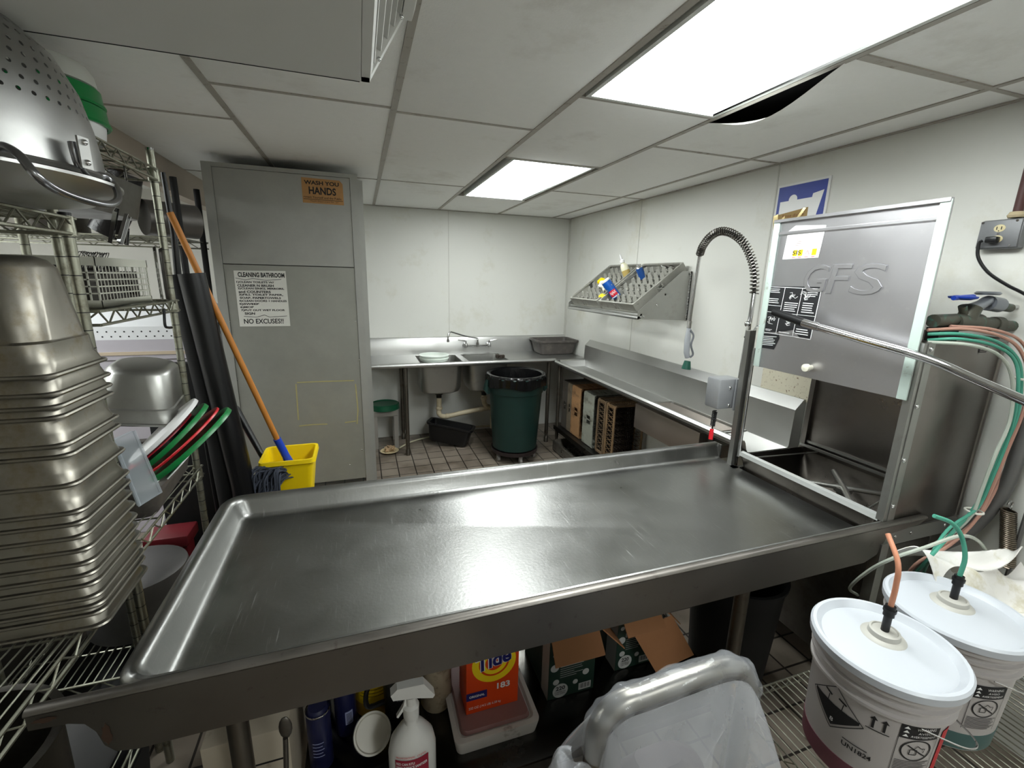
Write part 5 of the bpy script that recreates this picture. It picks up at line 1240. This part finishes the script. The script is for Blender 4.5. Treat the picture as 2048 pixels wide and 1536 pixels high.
# mop, wringer, brooms
t = thing('mop', 'wooden-handled mop with blue clamp and grey yarn leaning over the yellow wringer', 'mop', (-.45, 2.40, .65))
ht = at(340, 425, y=2.36); hb = at(556, 882, y=2.40)
b = B(mat('mop_handle_wood', '#b8762c', .45, var=.2, scale=14, stretch=(1, 1, .1))); b.tube([ht, hb], .0135, 14); b.build('handle', t)
b = B(mat('mop_clamp_blue', '#2547b5', .35)); e1 = at(572, 912, y=2.42); e2 = at(588, 945, y=2.44); b.tube([hb+(ht-hb)*.012, e1, e2], .018, 14, radii=[.018, .019, .028]); b.bb(e2.x-.05, e2.x+.03, e2.y-.02, e2.y+.02, e2.z-.03, e2.z+.005, bev=.01); b.build('clamp', t)
b = B(mat('mop_yarn', '#3f4450', .95, var=.4, scale=40))
for i in range(90):
    a_ = e2+Vector((random.uniform(-.05, .02), random.uniform(-.03, .02), -.01)); u, v = random.uniform(498, 560), random.uniform(940, 990)
    c_ = at(u, v, y=2.36+random.uniform(-.03, .03)); m_ = (a_+c_)/2+Vector((random.uniform(-.02, .02), random.uniform(-.02, .02), random.uniform(.02, .05)))
    b.tube(smooth([a_, m_, c_, c_+Vector((random.uniform(-.02, .01), 0, -.15))], 4), .0042, 6)
o = b.build('yarn_head', t)
wr = thing('mop_wringer', 'yellow mop bucket with wringer standing behind the dish table', 'mop bucket', (-.4, 2.5, 0))
b = B(M_yellow)
q0, q1, q2 = at(512, 930, y=2.42), at(622, 908, y=2.42), at(622, 960, y=2.42); zt = .785
xa, xb, yc, yd = -.52, -.28, 2.38, 2.62
R = [rrect((xa+xb)/2, (yc+yd)/2, zt-.02, .27, .25, .03), rrect((xa+xb)/2, (yc+yd)/2, zt, .265, .245, .03), rrect((xa+xb)/2, (yc+yd)/2, zt, .24, .22, .025), rrect((xa+xb)/2, (yc+yd)/2+.0, .54, .18, .16, .02)]
b.loft(R, cap1=True); b.loft([R[0], rrect((xa+xb)/2, (yc+yd)/2, zt-.03, .245, .225, .03), rrect((xa+xb)/2, (yc+yd)/2, .52, .19, .17, .02)], cap1=True); b.build('wringer', wr)
b = B(M_yellow); b.loft([rrect(-.40, 2.5, .46, .30, .30, .06), rrect(-.40, 2.5, .45, .30, .30, .06), rrect(-.40, 2.5, .08, .28, .26, .05)], cap0=True, cap1=True); b.build('bucket', wr)
for x in (-.5, -.27):
    for y in (2.4, 2.6): b = B(M_blackm); b.cyl((x-.012, y, .035), (x+.012, y, .035), .035, n=16); b.tube([(x, y, .04), (x, y, .09)], .008); b.build('caster', wr)
b = B(M_black); b.tube([at(472, 818, y=2.72), at(528, 918, y=2.66), Vector((-.44, 2.63, .6))], .019, 14, radii=[.019, .016, .016]); b.sphere(at(472, 818, y=2.72), .019); tag(b.build('wringer_lever'), 'black lever handle slanting beside the mop handle', 'handle')
t = thing('broom', 'grey-handled broom with red head leaning against the steel cabinet', 'broom', (-.55, 2.9, 0))
b = B(mat('silver_pole', '#8a8d94', .35, metal=.6)); b.tube([at(436, 668, y=2.85), at(478, 975, y=2.72)], .013, 12); b.build('handle', t)
b = B(M_blackm); b.tube([at(432, 645, y=2.86), at(437, 680, y=2.85)], .0145, 12); b.build('end_cap', t)
g0 = at(478, 975, y=2.70); b = B(mat('broom_red', '#b3202a', .5)); b.prism([at(466, 868, y=2.70), at(472, 868, y=2.70), at(505, 1010, y=2.70), at(486, 1020, y=2.70)], (0, .05, 0)); q = at(500, 1010, y=2.70); b.prism([Vector((q.x-.06, 2.70, q.z)), Vector((q.x+.01, 2.70, q.z)), Vector((q.x+.08, 2.70, 0)), Vector((q.x-.10, 2.70, 0))], (0, .05, 0)); b.build('head', t)
b = B(mat('bright_green_plastic', '#5fae45', .5)); b.prism([at(470, 935, y=2.6), at(473, 935, y=2.6), at(486, 1000, y=2.6), Vector((-.56, 2.6, 0)), Vector((-.66, 2.6, 0))], (0, .03, 0)); tag(b.build('dustpan_edge'), 'sliver of a bright green dustpan below the red broom head', 'dustpan')

# ================================================================== ROOM BEYOND THE SHELVING
t = thing('prep_unit', 'pale steel unit with perforated front seen through the wire shelving', 'equipment', (-1.7, 3.4, 0))
M_lav = mat('pale_lavender_steel', '#b7b2ba', .45, metal=.2, var=.06)
yq = 3.34
b = B(M_lav); b.bb(-2.5, -.98, yq, 3.8, 0, 1.30); b.build('body', t)
b = B(mat('white_lid_panel', '#d9dadd', .4)); b.prism([(-2.5, yq-.0, 1.38), (-2.5, 3.8, 1.50), (-2.5, 3.8, 1.30), (-2.5, yq-.0, 1.30)], (1.52, 0, 0)); b.build('top', t)
b = B(M_ink); f = flatmap((-2.5, yq, 0), (1, 0, 0), (0, 0, 1))
for r_ in range(2):
    for i in range(34): b.disc(f, .02+i*.044+.02*r_, 1.35-.03*r_, .005, n=8, h=.001)
lab(b.build('perforations', t), 'two rows of dark holes')
for z in (1.17, 1.10, .92, .78):
    b = B(mat('drawer_gap', '#55504f', .6)); b.bb(-2.5, -.98, yq-.003, yq, z, z+.006); b.build('drawer_line', t)
b = B(mat('beige_trim', '#b8a893', .5)); b.bb(-2.5, -.98, yq-.006, yq, 1.205, 1.225); b.build('trim_strip', t)
zz = at(400, 478, y=2.9).z
t = thing('wire_shelving', 'distant wire shelf with dark pots seen left of the steel cabinet', 'shelving', (-1.4, 2.9, 0))
b = B(M_wire)
for y in (2.88, 3.28): truss(b, (-2.3, y, zz), (-.86, y, zz), zz, .035, .05)
for i in range(56): x = -2.28+i*.0255; b.tube([(x, 2.88, zz), (x, 3.28, zz)], .0022, 4)
b.build('shelf', t)
for x, y in ((-.88, 2.9), (-2.28, 2.9), (-.88, 3.26), (-2.28, 3.26)): b = B(M_blackm); b.cyl((x, y, 0), (x, y, zz+.3), .016); b.build('post', t)
b = B(mat('grey_roll_metal', '#6b6865', .4, metal=.7)); b.cyl((-1.05, 2.95, zz+.10), (-.86, 3.1, zz+.10), .09, n=32); tag(b.build('metal_pot'), 'grey metal pot lying on the distant wire shelf', 'pot')
b = B(mat('quilted_black_rubber', '#1a1718', .35, bump=1, bscale=70)); b.tube(smooth([(-1.22, 2.93, zz+.01), (-1.14, 2.93, zz+.15), (-1.09, 2.93, zz+.30)], 5), .07, 24); b.build('x').name = 'black_bundle'
tag(bpy.data.objects['black_bundle'], 'wrinkled black bundle standing on the distant wire shelf', 'bundle')
b = B(M_ssd); b.lathe([(0, 0), (.15, 0), (.16, .01), (.165, .18), (.16, .18), (.15, .02), (0, .02)], (-1.5, 3.05, zz+.004), 36); tag(b.build('stock_pot'), 'dark pot on the distant wire shelf behind the basket', 'pot')
b = B(mat('black_cast_iron', '#1b1a19', .5)); b.lathe([(0, 0), (.12, 0), (.15, .05), (.155, .12), (.145, .12), (.11, .02), (0, .02)], (-.98, 2.0, 1.99-.365), 36)
b.bm.free() if False else None
tag(b.build('dark_pan'), 'dark pan inside the wire shelving behind the basket', 'pan')
b = B(M_ssd); b.loft([rrect(-.95, 1.93, 2.02, .40, .5, .05), rrect(-.95, 1.93, 1.90, .36, .46, .06)], cap1=True); 
for x, y in ((-.80, 1.72), (-1.12, 1.72), (-.80, 2.15), (-1.12, 2.15)): b.tube([(x, y, 1.95), (x, y, 2.098)], .004, 6)
tag(b.build('hanging_pan', solid=.002), 'dark steel pan hanging under the top shelf of the taller wire unit', 'pan')

# ================================================================== UNDER THE DISH TABLE
ZS = .2505
t = thing('tote_tray', 'dirty white plastic tote with pinkish lid holding the orange detergent box', 'tote', (.35, 1.26, ZS))
b = B(mat('dirty_white_tote', '#c2bdb8', .45, dirt='#7a6a60', dlo=.6, dhi=.75, dscale=16)); cx, cy = .352, 1.27
b.loft([rrect(cx, cy, ZS, .27, .36, .02), rrect(cx, cy, ZS+.045, .285, .375, .02), rrect(cx, cy, ZS+.052, .285, .375, .02), rrect(cx, cy, ZS+.054, .255, .345, .02), rrect(cx, cy, ZS+.045, .24, .33, .02)], cap0=True, cap1=True); b.build('base', t)
b = B(mat('pink_grey_lid', '#8f6a66', .4)); b.loft([rrect(cx, cy, ZS+.046, .235, .325, .02), rrect(cx, cy, ZS+.058, .225, .315, .02)], cap1=True); b.build('lid', t)
b = B(mat('pink_dirty_tray', '#b3827a', .5, var=.2)); b.xf
b.loft([rrect(0, 0, 0, .12, .3, .02), rrect(0, 0, .02, .13, .31, .02)], cap0=True, cap1=True); b.xf(Matrix.Translation((.23, 1.42, .46)) @ Euler((PI/2-.12, 0, PI/2-.3)).to_matrix().to_4x4()); 
tag(b.build('pink_tray'), 'dirty pink tray standing on edge behind the detergent box', 'tray')
# detergent box
zt = ZS+.059
t = thing('detergent_box', 'orange laundry detergent box with yellow ring logo on the white tote', 'box', (.35, 1.2, zt))
bx0, bx1, by, bh = .262, .442, 1.165, .285
b = B(mat('detergent_orange', '#d9430f', .4, var=.03)); b.bb(bx0, bx1, by, by+.11, zt, zt+bh, bev=.002); b.build('carton', t)
f = flatmap((bx0, by-.0003, zt), (1, 0, 0), (0, 0, 1)); w = bx1-bx0
b = B(mat('logo_yellow', '#f2d21a', .4)); b.ring(f, w*.52, .185, .052, .075, h=.0006, n=40); b.ring(f, w*.52, .185, .030, .045, h=.0006, n=40)
M_navy = mat('navy_ink', '#1b1d63', .4)
b.m(M_white).text(f, 'Tide', w*.52-.062, .155, .125, .062, h=.0009, bold=.075, rot=.18, shear=.15)
b.m(M_navy).text(f, 'Tide', w*.52-.060, .157, .121, .058, h=.0014, bold=.03, rot=.18, shear=.15)
b.rect(f, 0, .055, .07, .085, h=.0007); b.m(M_white).text(f, 'ORIGINAL', .01, .065, .052, .009, h=.0012, bold=.02)
b.text(f, '183', w*.58, .075, .045, .024, h=.0008, bold=.03); b.text(f, '232 OZ (14.5 LB) 6.58 kg', .008, .016, .11, .012, h=.0008)
b.build('front_print', t)
# black-green can liner boxes
M_bg = mat('dark_green_carton', '#12291f', .5, var=.1); M_pg = mat('pale_grey_carton', '#a6a6a4', .5)
def liner_box(x0, x1, y0, y1, h, lb, flaps=True):
    t = thing('can_liner_box', lb, 'box', ((x0+x1)/2, (y0+y1)/2, ZS), 'can liner boxes')
    b = B(M_bg); b.bb(x0, x1, y0, y1, ZS, ZS+h, bev=.002); b.build('carton', t)
    b = B(M_pg); f = flatmap((x0, y0-.0003, ZS), (1, 0, 0), (0, 0, 1)); w = x1-x0
    g = flatmap((x0-.0003, y1, ZS), (0, -1, 0), (0, 0, 1)); b.rect(g, (y1-y0)*.75, 0, y1-y0, h, h=.0006)
    b.text(f, 'FOR LIGHT', w*.22, h*.62, w*.6, .026, h=.0008, bold=.01); b.text(f, 'BULKY TRASH', w*.22, h*.54, w*.62, .018, h=.0008, bold=.02)
    b.text(f, "Member's", w*.38, h*.73, w*.3, .012, h=.0008); b.poly(f, [(w*.24, h*.745), (w*.29, h*.725), (w*.34, h*.745), (w*.29, h*.765)], h=.0008)
    for i, w_ in enumerate((.5, .46, .48, .3, .5, .35)): b.rect(f, w*.24, h*(.49-.033*i), w*(.24+w_), h*(.49-.033*i)+.002, h=.0008)
    for u, v, r in ((.2, .82, .016), (.12, .7, .009), (.12, .5, .016), (.85, .55, .014), (.8, .32, .013), (.16, .27, .012), (.58, .2, .01), (.84, .75, .01)): b.disc(f, w*u, h*v, r, n=20)
    b.disc(f, w*.26, h*.12, .03, h=.0008); b.rect(f, w*.66, h*.04, w*.93, h*.15)
    b.m(M_ink).text(f, '220', w*.16, h*.13, w*.2, .017, h=.0014, bold=.03); b.text(f, 'COMMERCIAL', w*.14, h*.09, w*.24, .007, h=.0014); b.text(f, 'CAN LINERS', w*.15, h*.06, w*.22, .007, h=.0014)
    for i in range(10): b.rect(f, w*(.68+.024*i), h*.065, w*(.68+.024*i)+.0012+.0008*(i % 3), h*.14, h=.0012)
    b.build('front_print', t)
    if flaps:
        for (p, q, d) in (((x0, y0), (x1, y0), (-.02, -.09, -.035)), ((x0, y0), (x0, y1), (-.08, 0, .03)), ((x1, y0), (x1, y1), (.10, -.03, -.10))):
            b = B(M_card); P = [Vector((*p, ZS+h)), Vector((*q, ZS+h))]; D = Vector(d); b.prism([P[0], P[1], P[1]+D, P[0]+D], (.002, .002, .003)); b.build('flap', t)
    return t
liner_box(.562, .745, 1.18, 1.42, .27, 'dark green can liner box with open brown flaps, right of the detergent box')
liner_box(.86, 1.02, 1.22, 1.5, .27, 'second dark green can liner box with brown flaps, farther right')
b = B(M_card); P = [at(1265, 1265, y=1.17), at(1345, 1232, y=1.17), at(1388, 1310, y=1.12), at(1312, 1345, y=1.12)]; b.prism(P, (0, .003, .002)); tag(b.build('cardboard_flap'), 'loose brown cardboard flap hanging between the second liner box and the black bin', 'cardboard')
t = thing('liner_carton', 'grey and white carton with CAN LINERS lettering lying on top of the second liner box', 'box', (.95, 1.4, ZS+.275))
b = B(M_navy); b.box((.96, 1.40, ZS+.325), (.22, .16, .085), rot=(.0, 0, .25)); b.build('carton', t)
b = B(M_pg); P = [at(1248, 1228, y=1.28), at(1318, 1195, y=1.28), at(1345, 1238, y=1.26)]; g = quadmap(at(1278, 1258, y=1.27), at(1343, 1234, y=1.27), at(1248, 1205, y=1.27)); b.rect(g, 0, 0, 1, 1, h=.001)
b.m(M_ink); b.text(g, 'CAN LINERS', .04, .35, .9, .3, h=.0018, bold=.02); b.text(g, 'COMMERCIAL', .04, .02, .9, .27, h=.0018, bold=.02); b.text(g, '45-50 GAL', .3, .74, .65, .18, h=.0018); b.build('printed_side', t)
b = B(mat('green_tinted_glass', '#8b9a88', .1, trans=.6, alpha=.7, ior=1.2)); q = at(1358, 1225, y=1.45); b.lathe([(0, 0), (.05, 0), (.06, .02), (.06, .09), (.05, .11), (.045, .13), (.05, .13)], (1.13, 1.50, ZS), 30)
tag(b.build('glass_jar', solid=.002), 'greenish glass jar behind the cardboard boxes', 'jar')

# spray bottle
t = thing('spray_bottle', 'white trigger spray bottle with dark red label on the under shelf', 'bottle', (.078, 1.06, ZS))
c = Vector((.078, 1.065, ZS)); M_sb = mat('spray_bottle_white', '#c9c8c4', .35)
b = B(M_sb); R = [(0, .052, .038), (.006, .056, .041), (.10, .056, .041), (.13, .05, .038), (.155, .032, .028), (.17, .016, .016), (.20, .0145, .0145)]
b.loft([[c+Vector((rx*math.cos(a)*1.0, ry*math.sin(a), z)) for a in [2*PI*i/32 for i in range(32)]] for z, rx, ry in R], cap0=True, cap1=True); b.build('body', t)
b = B(M_sb); b.lathe([(.018, .185), (.019, .215), (.012, .22), (.012, .24), (0, .24)], c, 20); b.prism([c+Vector(p) for p in ((-.045, -.011, .262), (-.03, -.011, .275), (.03, -.011, .272), (.055, -.011, .235), (.05, -.011, .228), (.01, -.011, .24), (-.04, -.011, .248))], (0, .022, 0)); b.build('trigger_head', t)
b = B(M_sb); b.prism([c+Vector(p) for p in ((-.012, -.005, .245), (-.018, -.005, .22), (-.034, -.005, .195), (-.030, -.005, .192), (-.012, -.005, .215), (-.004, -.005, .245))], (0, .01, 0)); b.build('trigger', t)
cm = lambda x, y, h=0: Vector((c.x+(.0565+h)*math.cos(-PI/2+x/.052+.05), c.y+(.0415+h)*math.sin(-PI/2+x/.052+.05), c.z+y)); cm_ = cm
def cmf(x, y, h=0): return cm_(x, y, h)
cmf.cyl = 1
b = B(mat('label_crimson', '#8c1730', .4)); b.rect(cmf, -.045, .012, .03, .108, h=.0006); b.m(M_white); b.text(cmf, 'HARD SURFACE SANITIZER', -.042, .085, .068, .007, h=.0012, bold=.02); b.text(cmf, 'RED CAN RTU', -.042, .095, .04, .007, h=.0012, bold=.02)
b.m(M_red).text(cmf, 'PROFESSIONAL  CLEAN', -.042, .113, .065, .005, h=.001)
for i in range(5): b.m(mat('label_pink', '#c06a7c', .5)).rect(cmf, -.04, .03+.009*i, .02-.006*(i % 2), .032+.009*i, h=.0012)
b.build('front_label', t)
t.scale = (1.22, 1.22, 1.28); t.location.x -= .0; 

# jugs, cans, pitcher, lid, spoon
M_yj = mat('yellow_label', '#d9b70e', .4, var=.05)
def jug(x, y, lb):
    t = thing('yellow_jug', lb, 'jug', (x, y, ZS), 'yellow jugs'); b = B(mat('jug_amber', '#a8862a', .35)); b.lathe([(0, 0), (.06, 0), (.07, .01), (.072, .20), (.05, .25), (.022, .27), (.022, .29), (0, .29)], (x, y, ZS), 36); b.build('body', t)
    cm = cylmap(x, y, .0728, -PI/2-.1, ZS); b = B(M_yj); b.rect(cm, -.07, .07, .07, .21, h=.0006); b.m(mat('label_brown', '#6d5512', .5))
    for i in range(7): b.rect(cm, -.045+.004*(i % 3), .10+.013*i, .045-.006*(i % 2), .103+.013*i, h=.0012)
    b.build('label', t)
jug(-.02, 1.36, 'yellow-labelled jug standing behind the leaning round lid')
jug(.165, 1.46, 'yellow-labelled jug farther back, behind the spray bottle')
t = thing('black_pitcher', 'black plastic pitcher with handle between the yellow jug and the spray bottle', 'pitcher', (.055, 1.26, ZS))
b = B(M_black); b.lathe([(0, 0), (.04, 0), (.045, .01), (.052, .22), (.056, .23), (.05, .23), (.042, .02), (0, .02)], (.055, 1.26, ZS), 36); b.build('body', t)
b = B(M_black); b.tube(smooth([(.008, 1.24, ZS+.21), (-.04, 1.23, ZS+.20), (-.045, 1.23, ZS+.13), (.008, 1.24, ZS+.12)], 5), .008, 8); b.build('handle', t)
b = B(mat('grey_letter', '#5c5c60', .5)); cm = cylmap(.055, 1.26, .0525, -PI/2, ZS); b.text(cm, 'MD', -.022, .14, .036, .024, h=.0008, bold=.01); b.build('lettering', t)
for x, y, lb in ((-.115, 1.29, 'dark blue can nearest the yellow jug, barcode on its side'), (-.185, 1.20, 'dark blue can standing in front of the other two'), (-.20, 1.36, 'dark blue can at the back left of the three')):
    t = thing('blue_can', lb, 'can', (x, y, ZS), 'dark blue cans'); b = B(mat('can_navy', '#171a3c', .35, var=.2)); b.lathe([(0, 0), (.032, 0), (.034, .003), (.034, .20), (.025, .215), (0, .215)], (x, y, ZS), 32); b.build('body', t)
    b = B(M_chrome); b.lathe([(.0345, .2), (.035, .203), (.0345, .206)], (x, y, ZS), 32); b.build('rim', t)
    cm = cylmap(x, y, .0343, -PI/2, ZS); b = B(mat('pale_blue_print', '#8d93b5', .5))
    if x > -.13: b.rect(cm, .0, .05, .024, .10, h=.0006); b.m(M_ink); [b.rect(cm, .003, .055+.005*i, .021, .0575+.005*i, h=.001) for i in range(8)]
    else:
        for i in range(5): b.rect(cm, -.018, .06+.012*i, .014-.004*(i % 2), .0625+.012*i, h=.0006)
    b.build('print', t)
b = B(mat('frosted_round_lid', '#b9b5a9', .4)); b.lathe([(0, .004), (.048, .004), (.052, .010), (.057, .010), (.058, 0), (.054, 0), (.05, -.001), (0, 0)], (-.035, 1.19, ZS+.066), 40, (.12, -.45, .5))
tag(b.build('container_lid'), 'pale round plastic lid leaning on the under shelf', 'lid')
b = B(mat('cracked_cream_bottle', '#9c8e78', .6, dirt='#5a4a3a', dlo=.5, dhi=.7, dscale=20)); b.lathe([(0, 0), (.05, 0), (.055, .01), (.05, .16), (.02, .22), (.015, .25), (0, .25)], (.185, 1.30, ZS), 28)
tag(b.build('cream_bottle'), 'grimy cream bottle squeezed between the spray bottle and the tote', 'bottle')
b = B(M_ssd); b.tube([at(573, 1560, y=1.0), at(571, 1475, y=1.0)], .006, 8); q = at(571, 1455, y=1.0); b.sphere(q, .022, (.7, .25, 1.5)); b.tube([at(573, 1560, y=1.0), Vector((at(573, 1560, y=1.0).x, 1.0, ZS+.0))], .006, 6)
tag(b.build('serving_spoon'), 'grey metal spoon standing at the left edge of the under shelf', 'spoon')
# beige cabinet under the left end
t = thing('floor_cabinet', 'beige metal box behind the left table leg', 'cabinet', (-.38, 1.45, 0))
b = B(mat('beige_box_paint', '#a69c8c', .5, var=.1, dirt='#6b6050', dlo=.6, dhi=.75, dscale=12)); b.bb(-.46, -.25, 1.12, 1.70, 0, .50, bev=.004); b.build('body', t)
b = B(M_ink); b.bb(-.452, -.258, 1.117, 1.12, .40, .403); b.bb(-.452, -.45, 1.117, 1.12, .03, .4); b.build('door_gap', t)
# black bin, bag of beads
b = B(M_blackm); b.lathe([(0, 0), (.15, 0), (.155, .01), (.185, .50), (.195, .505), (.195, .515), (.18, .515), (.15, .02), (0, .02)], (1.50, 1.30, 0), 48)
tag(b.build('waste_bin'), 'round black waste bin behind the right table leg', 'bin')
t = thing('product_bag', 'printed plastic package with teal label hanging in the dark behind the right table leg', 'package', (1.75, 1.62, .0))
q = at(1555, 1185, y=1.62)
b = B(mat('dark_package_film', '#2a2c30', .3, var=.5, scale=40)); b.prism([at(1515, 1150, y=1.62), at(1590, 1140, y=1.62), at(1580, 1222, y=1.62), at(1525, 1205, y=1.62)], (0, .05, 0)); g0 = at(1550, 1222, y=1.64); b.tube([g0, Vector((g0.x, g0.y, 0))], .02, 8); b.build('pouch', t)
b = B(mat('teal_label', '#1c6f8c', .5)); g = quadmap(at(1528, 1180, y=1.618), at(1568, 1194, y=1.618), at(1528, 1152, y=1.618)); b.rect(g, 0, 0, 1, 1, h=.001)
b.m(M_white); b.text(g, 'Additional', .05, .68, .8, .2, h=.002, bold=.02); b.text(g, 'Beads', .3, .40, .6, .2, h=.002, bold=.02); b.text(g, 'Included', .15, .12, .75, .2, h=.002, bold=.02); b.build('label', t)

# ================================================================== CART HANDLE IN A PLASTIC BAG
t = thing('service_cart', 'low cart whose bent galvanised tube handle is draped in clear plastic, bottom centre', 'cart', (.55, .6, 0))
yh = .60
hp = [(1190, 1500), (1196, 1462), (1212, 1430), (1245, 1404), (1290, 1388), (1360, 1362), (1430, 1338), (1466, 1334), (1488, 1350), (1494, 1378), (1492, 1410)]
pts = smooth([at(u, v, y=yh) for u, v in hp], 5)
pts = [Vector((pts[0].x, yh, 0))]+pts+[Vector((pts[-1].x, yh, 0))]
b = B(steel('galvanised_tube', '#84817a', .3, .08, dirt='#6a5535', dlo=.62, dhi=.8, dscale=20)); b.tube(pts, .0225, 20); b.build('tube_handle', t)
b = B(M_ssd); b.tube([(pts[0].x, yh, .12), (pts[-1].x, yh, .12)], .016, 12); b.build('cross_bar', t)
film = mat('clear_bag_film', '#b9bbc0', .2, var=.3, scale=5, alpha=.42, bump=1, bscale=14, stretch=(1, 1, .4), spec=.8); film2 = mat('bag_sleeve_film', '#c9ccd1', .12, alpha=.2, bump=1.0, bscale=30, spec=1)
b = B(M_ssd); b.bb(.34, .90, .46, .74, .08, .10, bev=.004); b.build('deck', t)
for x in (.38, .86):
    for y in (.5, .7): b = B(M_blackm); b.cyl((x-.01, y, .04), (x+.01, y, .04), .04, n=14); b.build('wheel', t)
t = thing('plastic_bag', 'clear crumpled plastic bag pulled over the bent tube handle', 'bag', (.55, .6, .3))
core = pts[1:-1]
def sl(u, v):
    n_ = len(core)-1; s_ = u*n_; i = min(int(s_), n_-1); c = core[i].lerp(core[i+1], s_-i); tn = (core[i+1]-core[i]).normalized(); x = Vector((0, 1, 0)); y = tn.cross(x); a = v*2*PI
    r = .0285+.0025*math.sin(37*u+3*a)+.0015*math.sin(71*u-2*a); return c+(x*math.cos(a)+y*math.sin(a))*r
b = B(film2); b.grid(sl, 110, 18); b.build('sleeve', t)
L0, R0 = core[0], core[-1]
def side(sgn):
    def f(u, v):
        n_ = len(core)-1; s_ = min(.999, max(0, u))*n_; i = min(int(s_), n_-1); c = core[i].lerp(core[i+1], s_-i)
        spread = (u-.5)*2
        x = c.x+spread*.10*v**.6+(.02*math.sin(9*v+4*u) if 0 < u < 1 else 0)*v
        y = yh+sgn*(.026+.13*math.sin(min(1, v*1.4)*PI/2)*(1-.25*abs(spread)**2))+sgn*.018*math.sin(16*u+5*v)*v+.008*math.sin(41*u+9*v)*v
        z = c.z-.01-.52*v+.012*math.sin(23*u+7*v)*v
        return Vector((x, y, max(z, .32)))
    return f
b = B(film); b.grid(side(-1), 90, 34); b.grid(side(1), 90, 34); b.build('bag_walls', t)
b = B(film)
def tuft(u, v):
    a_ = L0+Vector((-.03, 0, -.02)); return Vector((a_.x-.10*u-.012*math.sin(9*v), yh-.02+.10*(v-.5)+.02*math.sin(7*u), a_.z+.025*math.sin(3*u)*(1-v)-.13*u*u+.01*math.sin(15*v+9*u)))
b.grid(tuft, 24, 20); b.build('loose_edge', t)
b = B(mat('bag_contents', '#453a3d', .7, var=.4, scale=6)); b.loft([rrect(.57, .60, .101, .26, .16, .06), rrect(.57, .60, .40, .27, .15, .06), rrect(.565, .60, .60, .25, .12, .05), rrect(.56, .60, .70, .20, .09, .04), rrect(.55, .60, .74, .1, .05, .02)], cap0=True, cap1=True)
tag(b.build('bag_contents'), 'muted pinkish bundle inside the clear plastic bag', 'bundle')
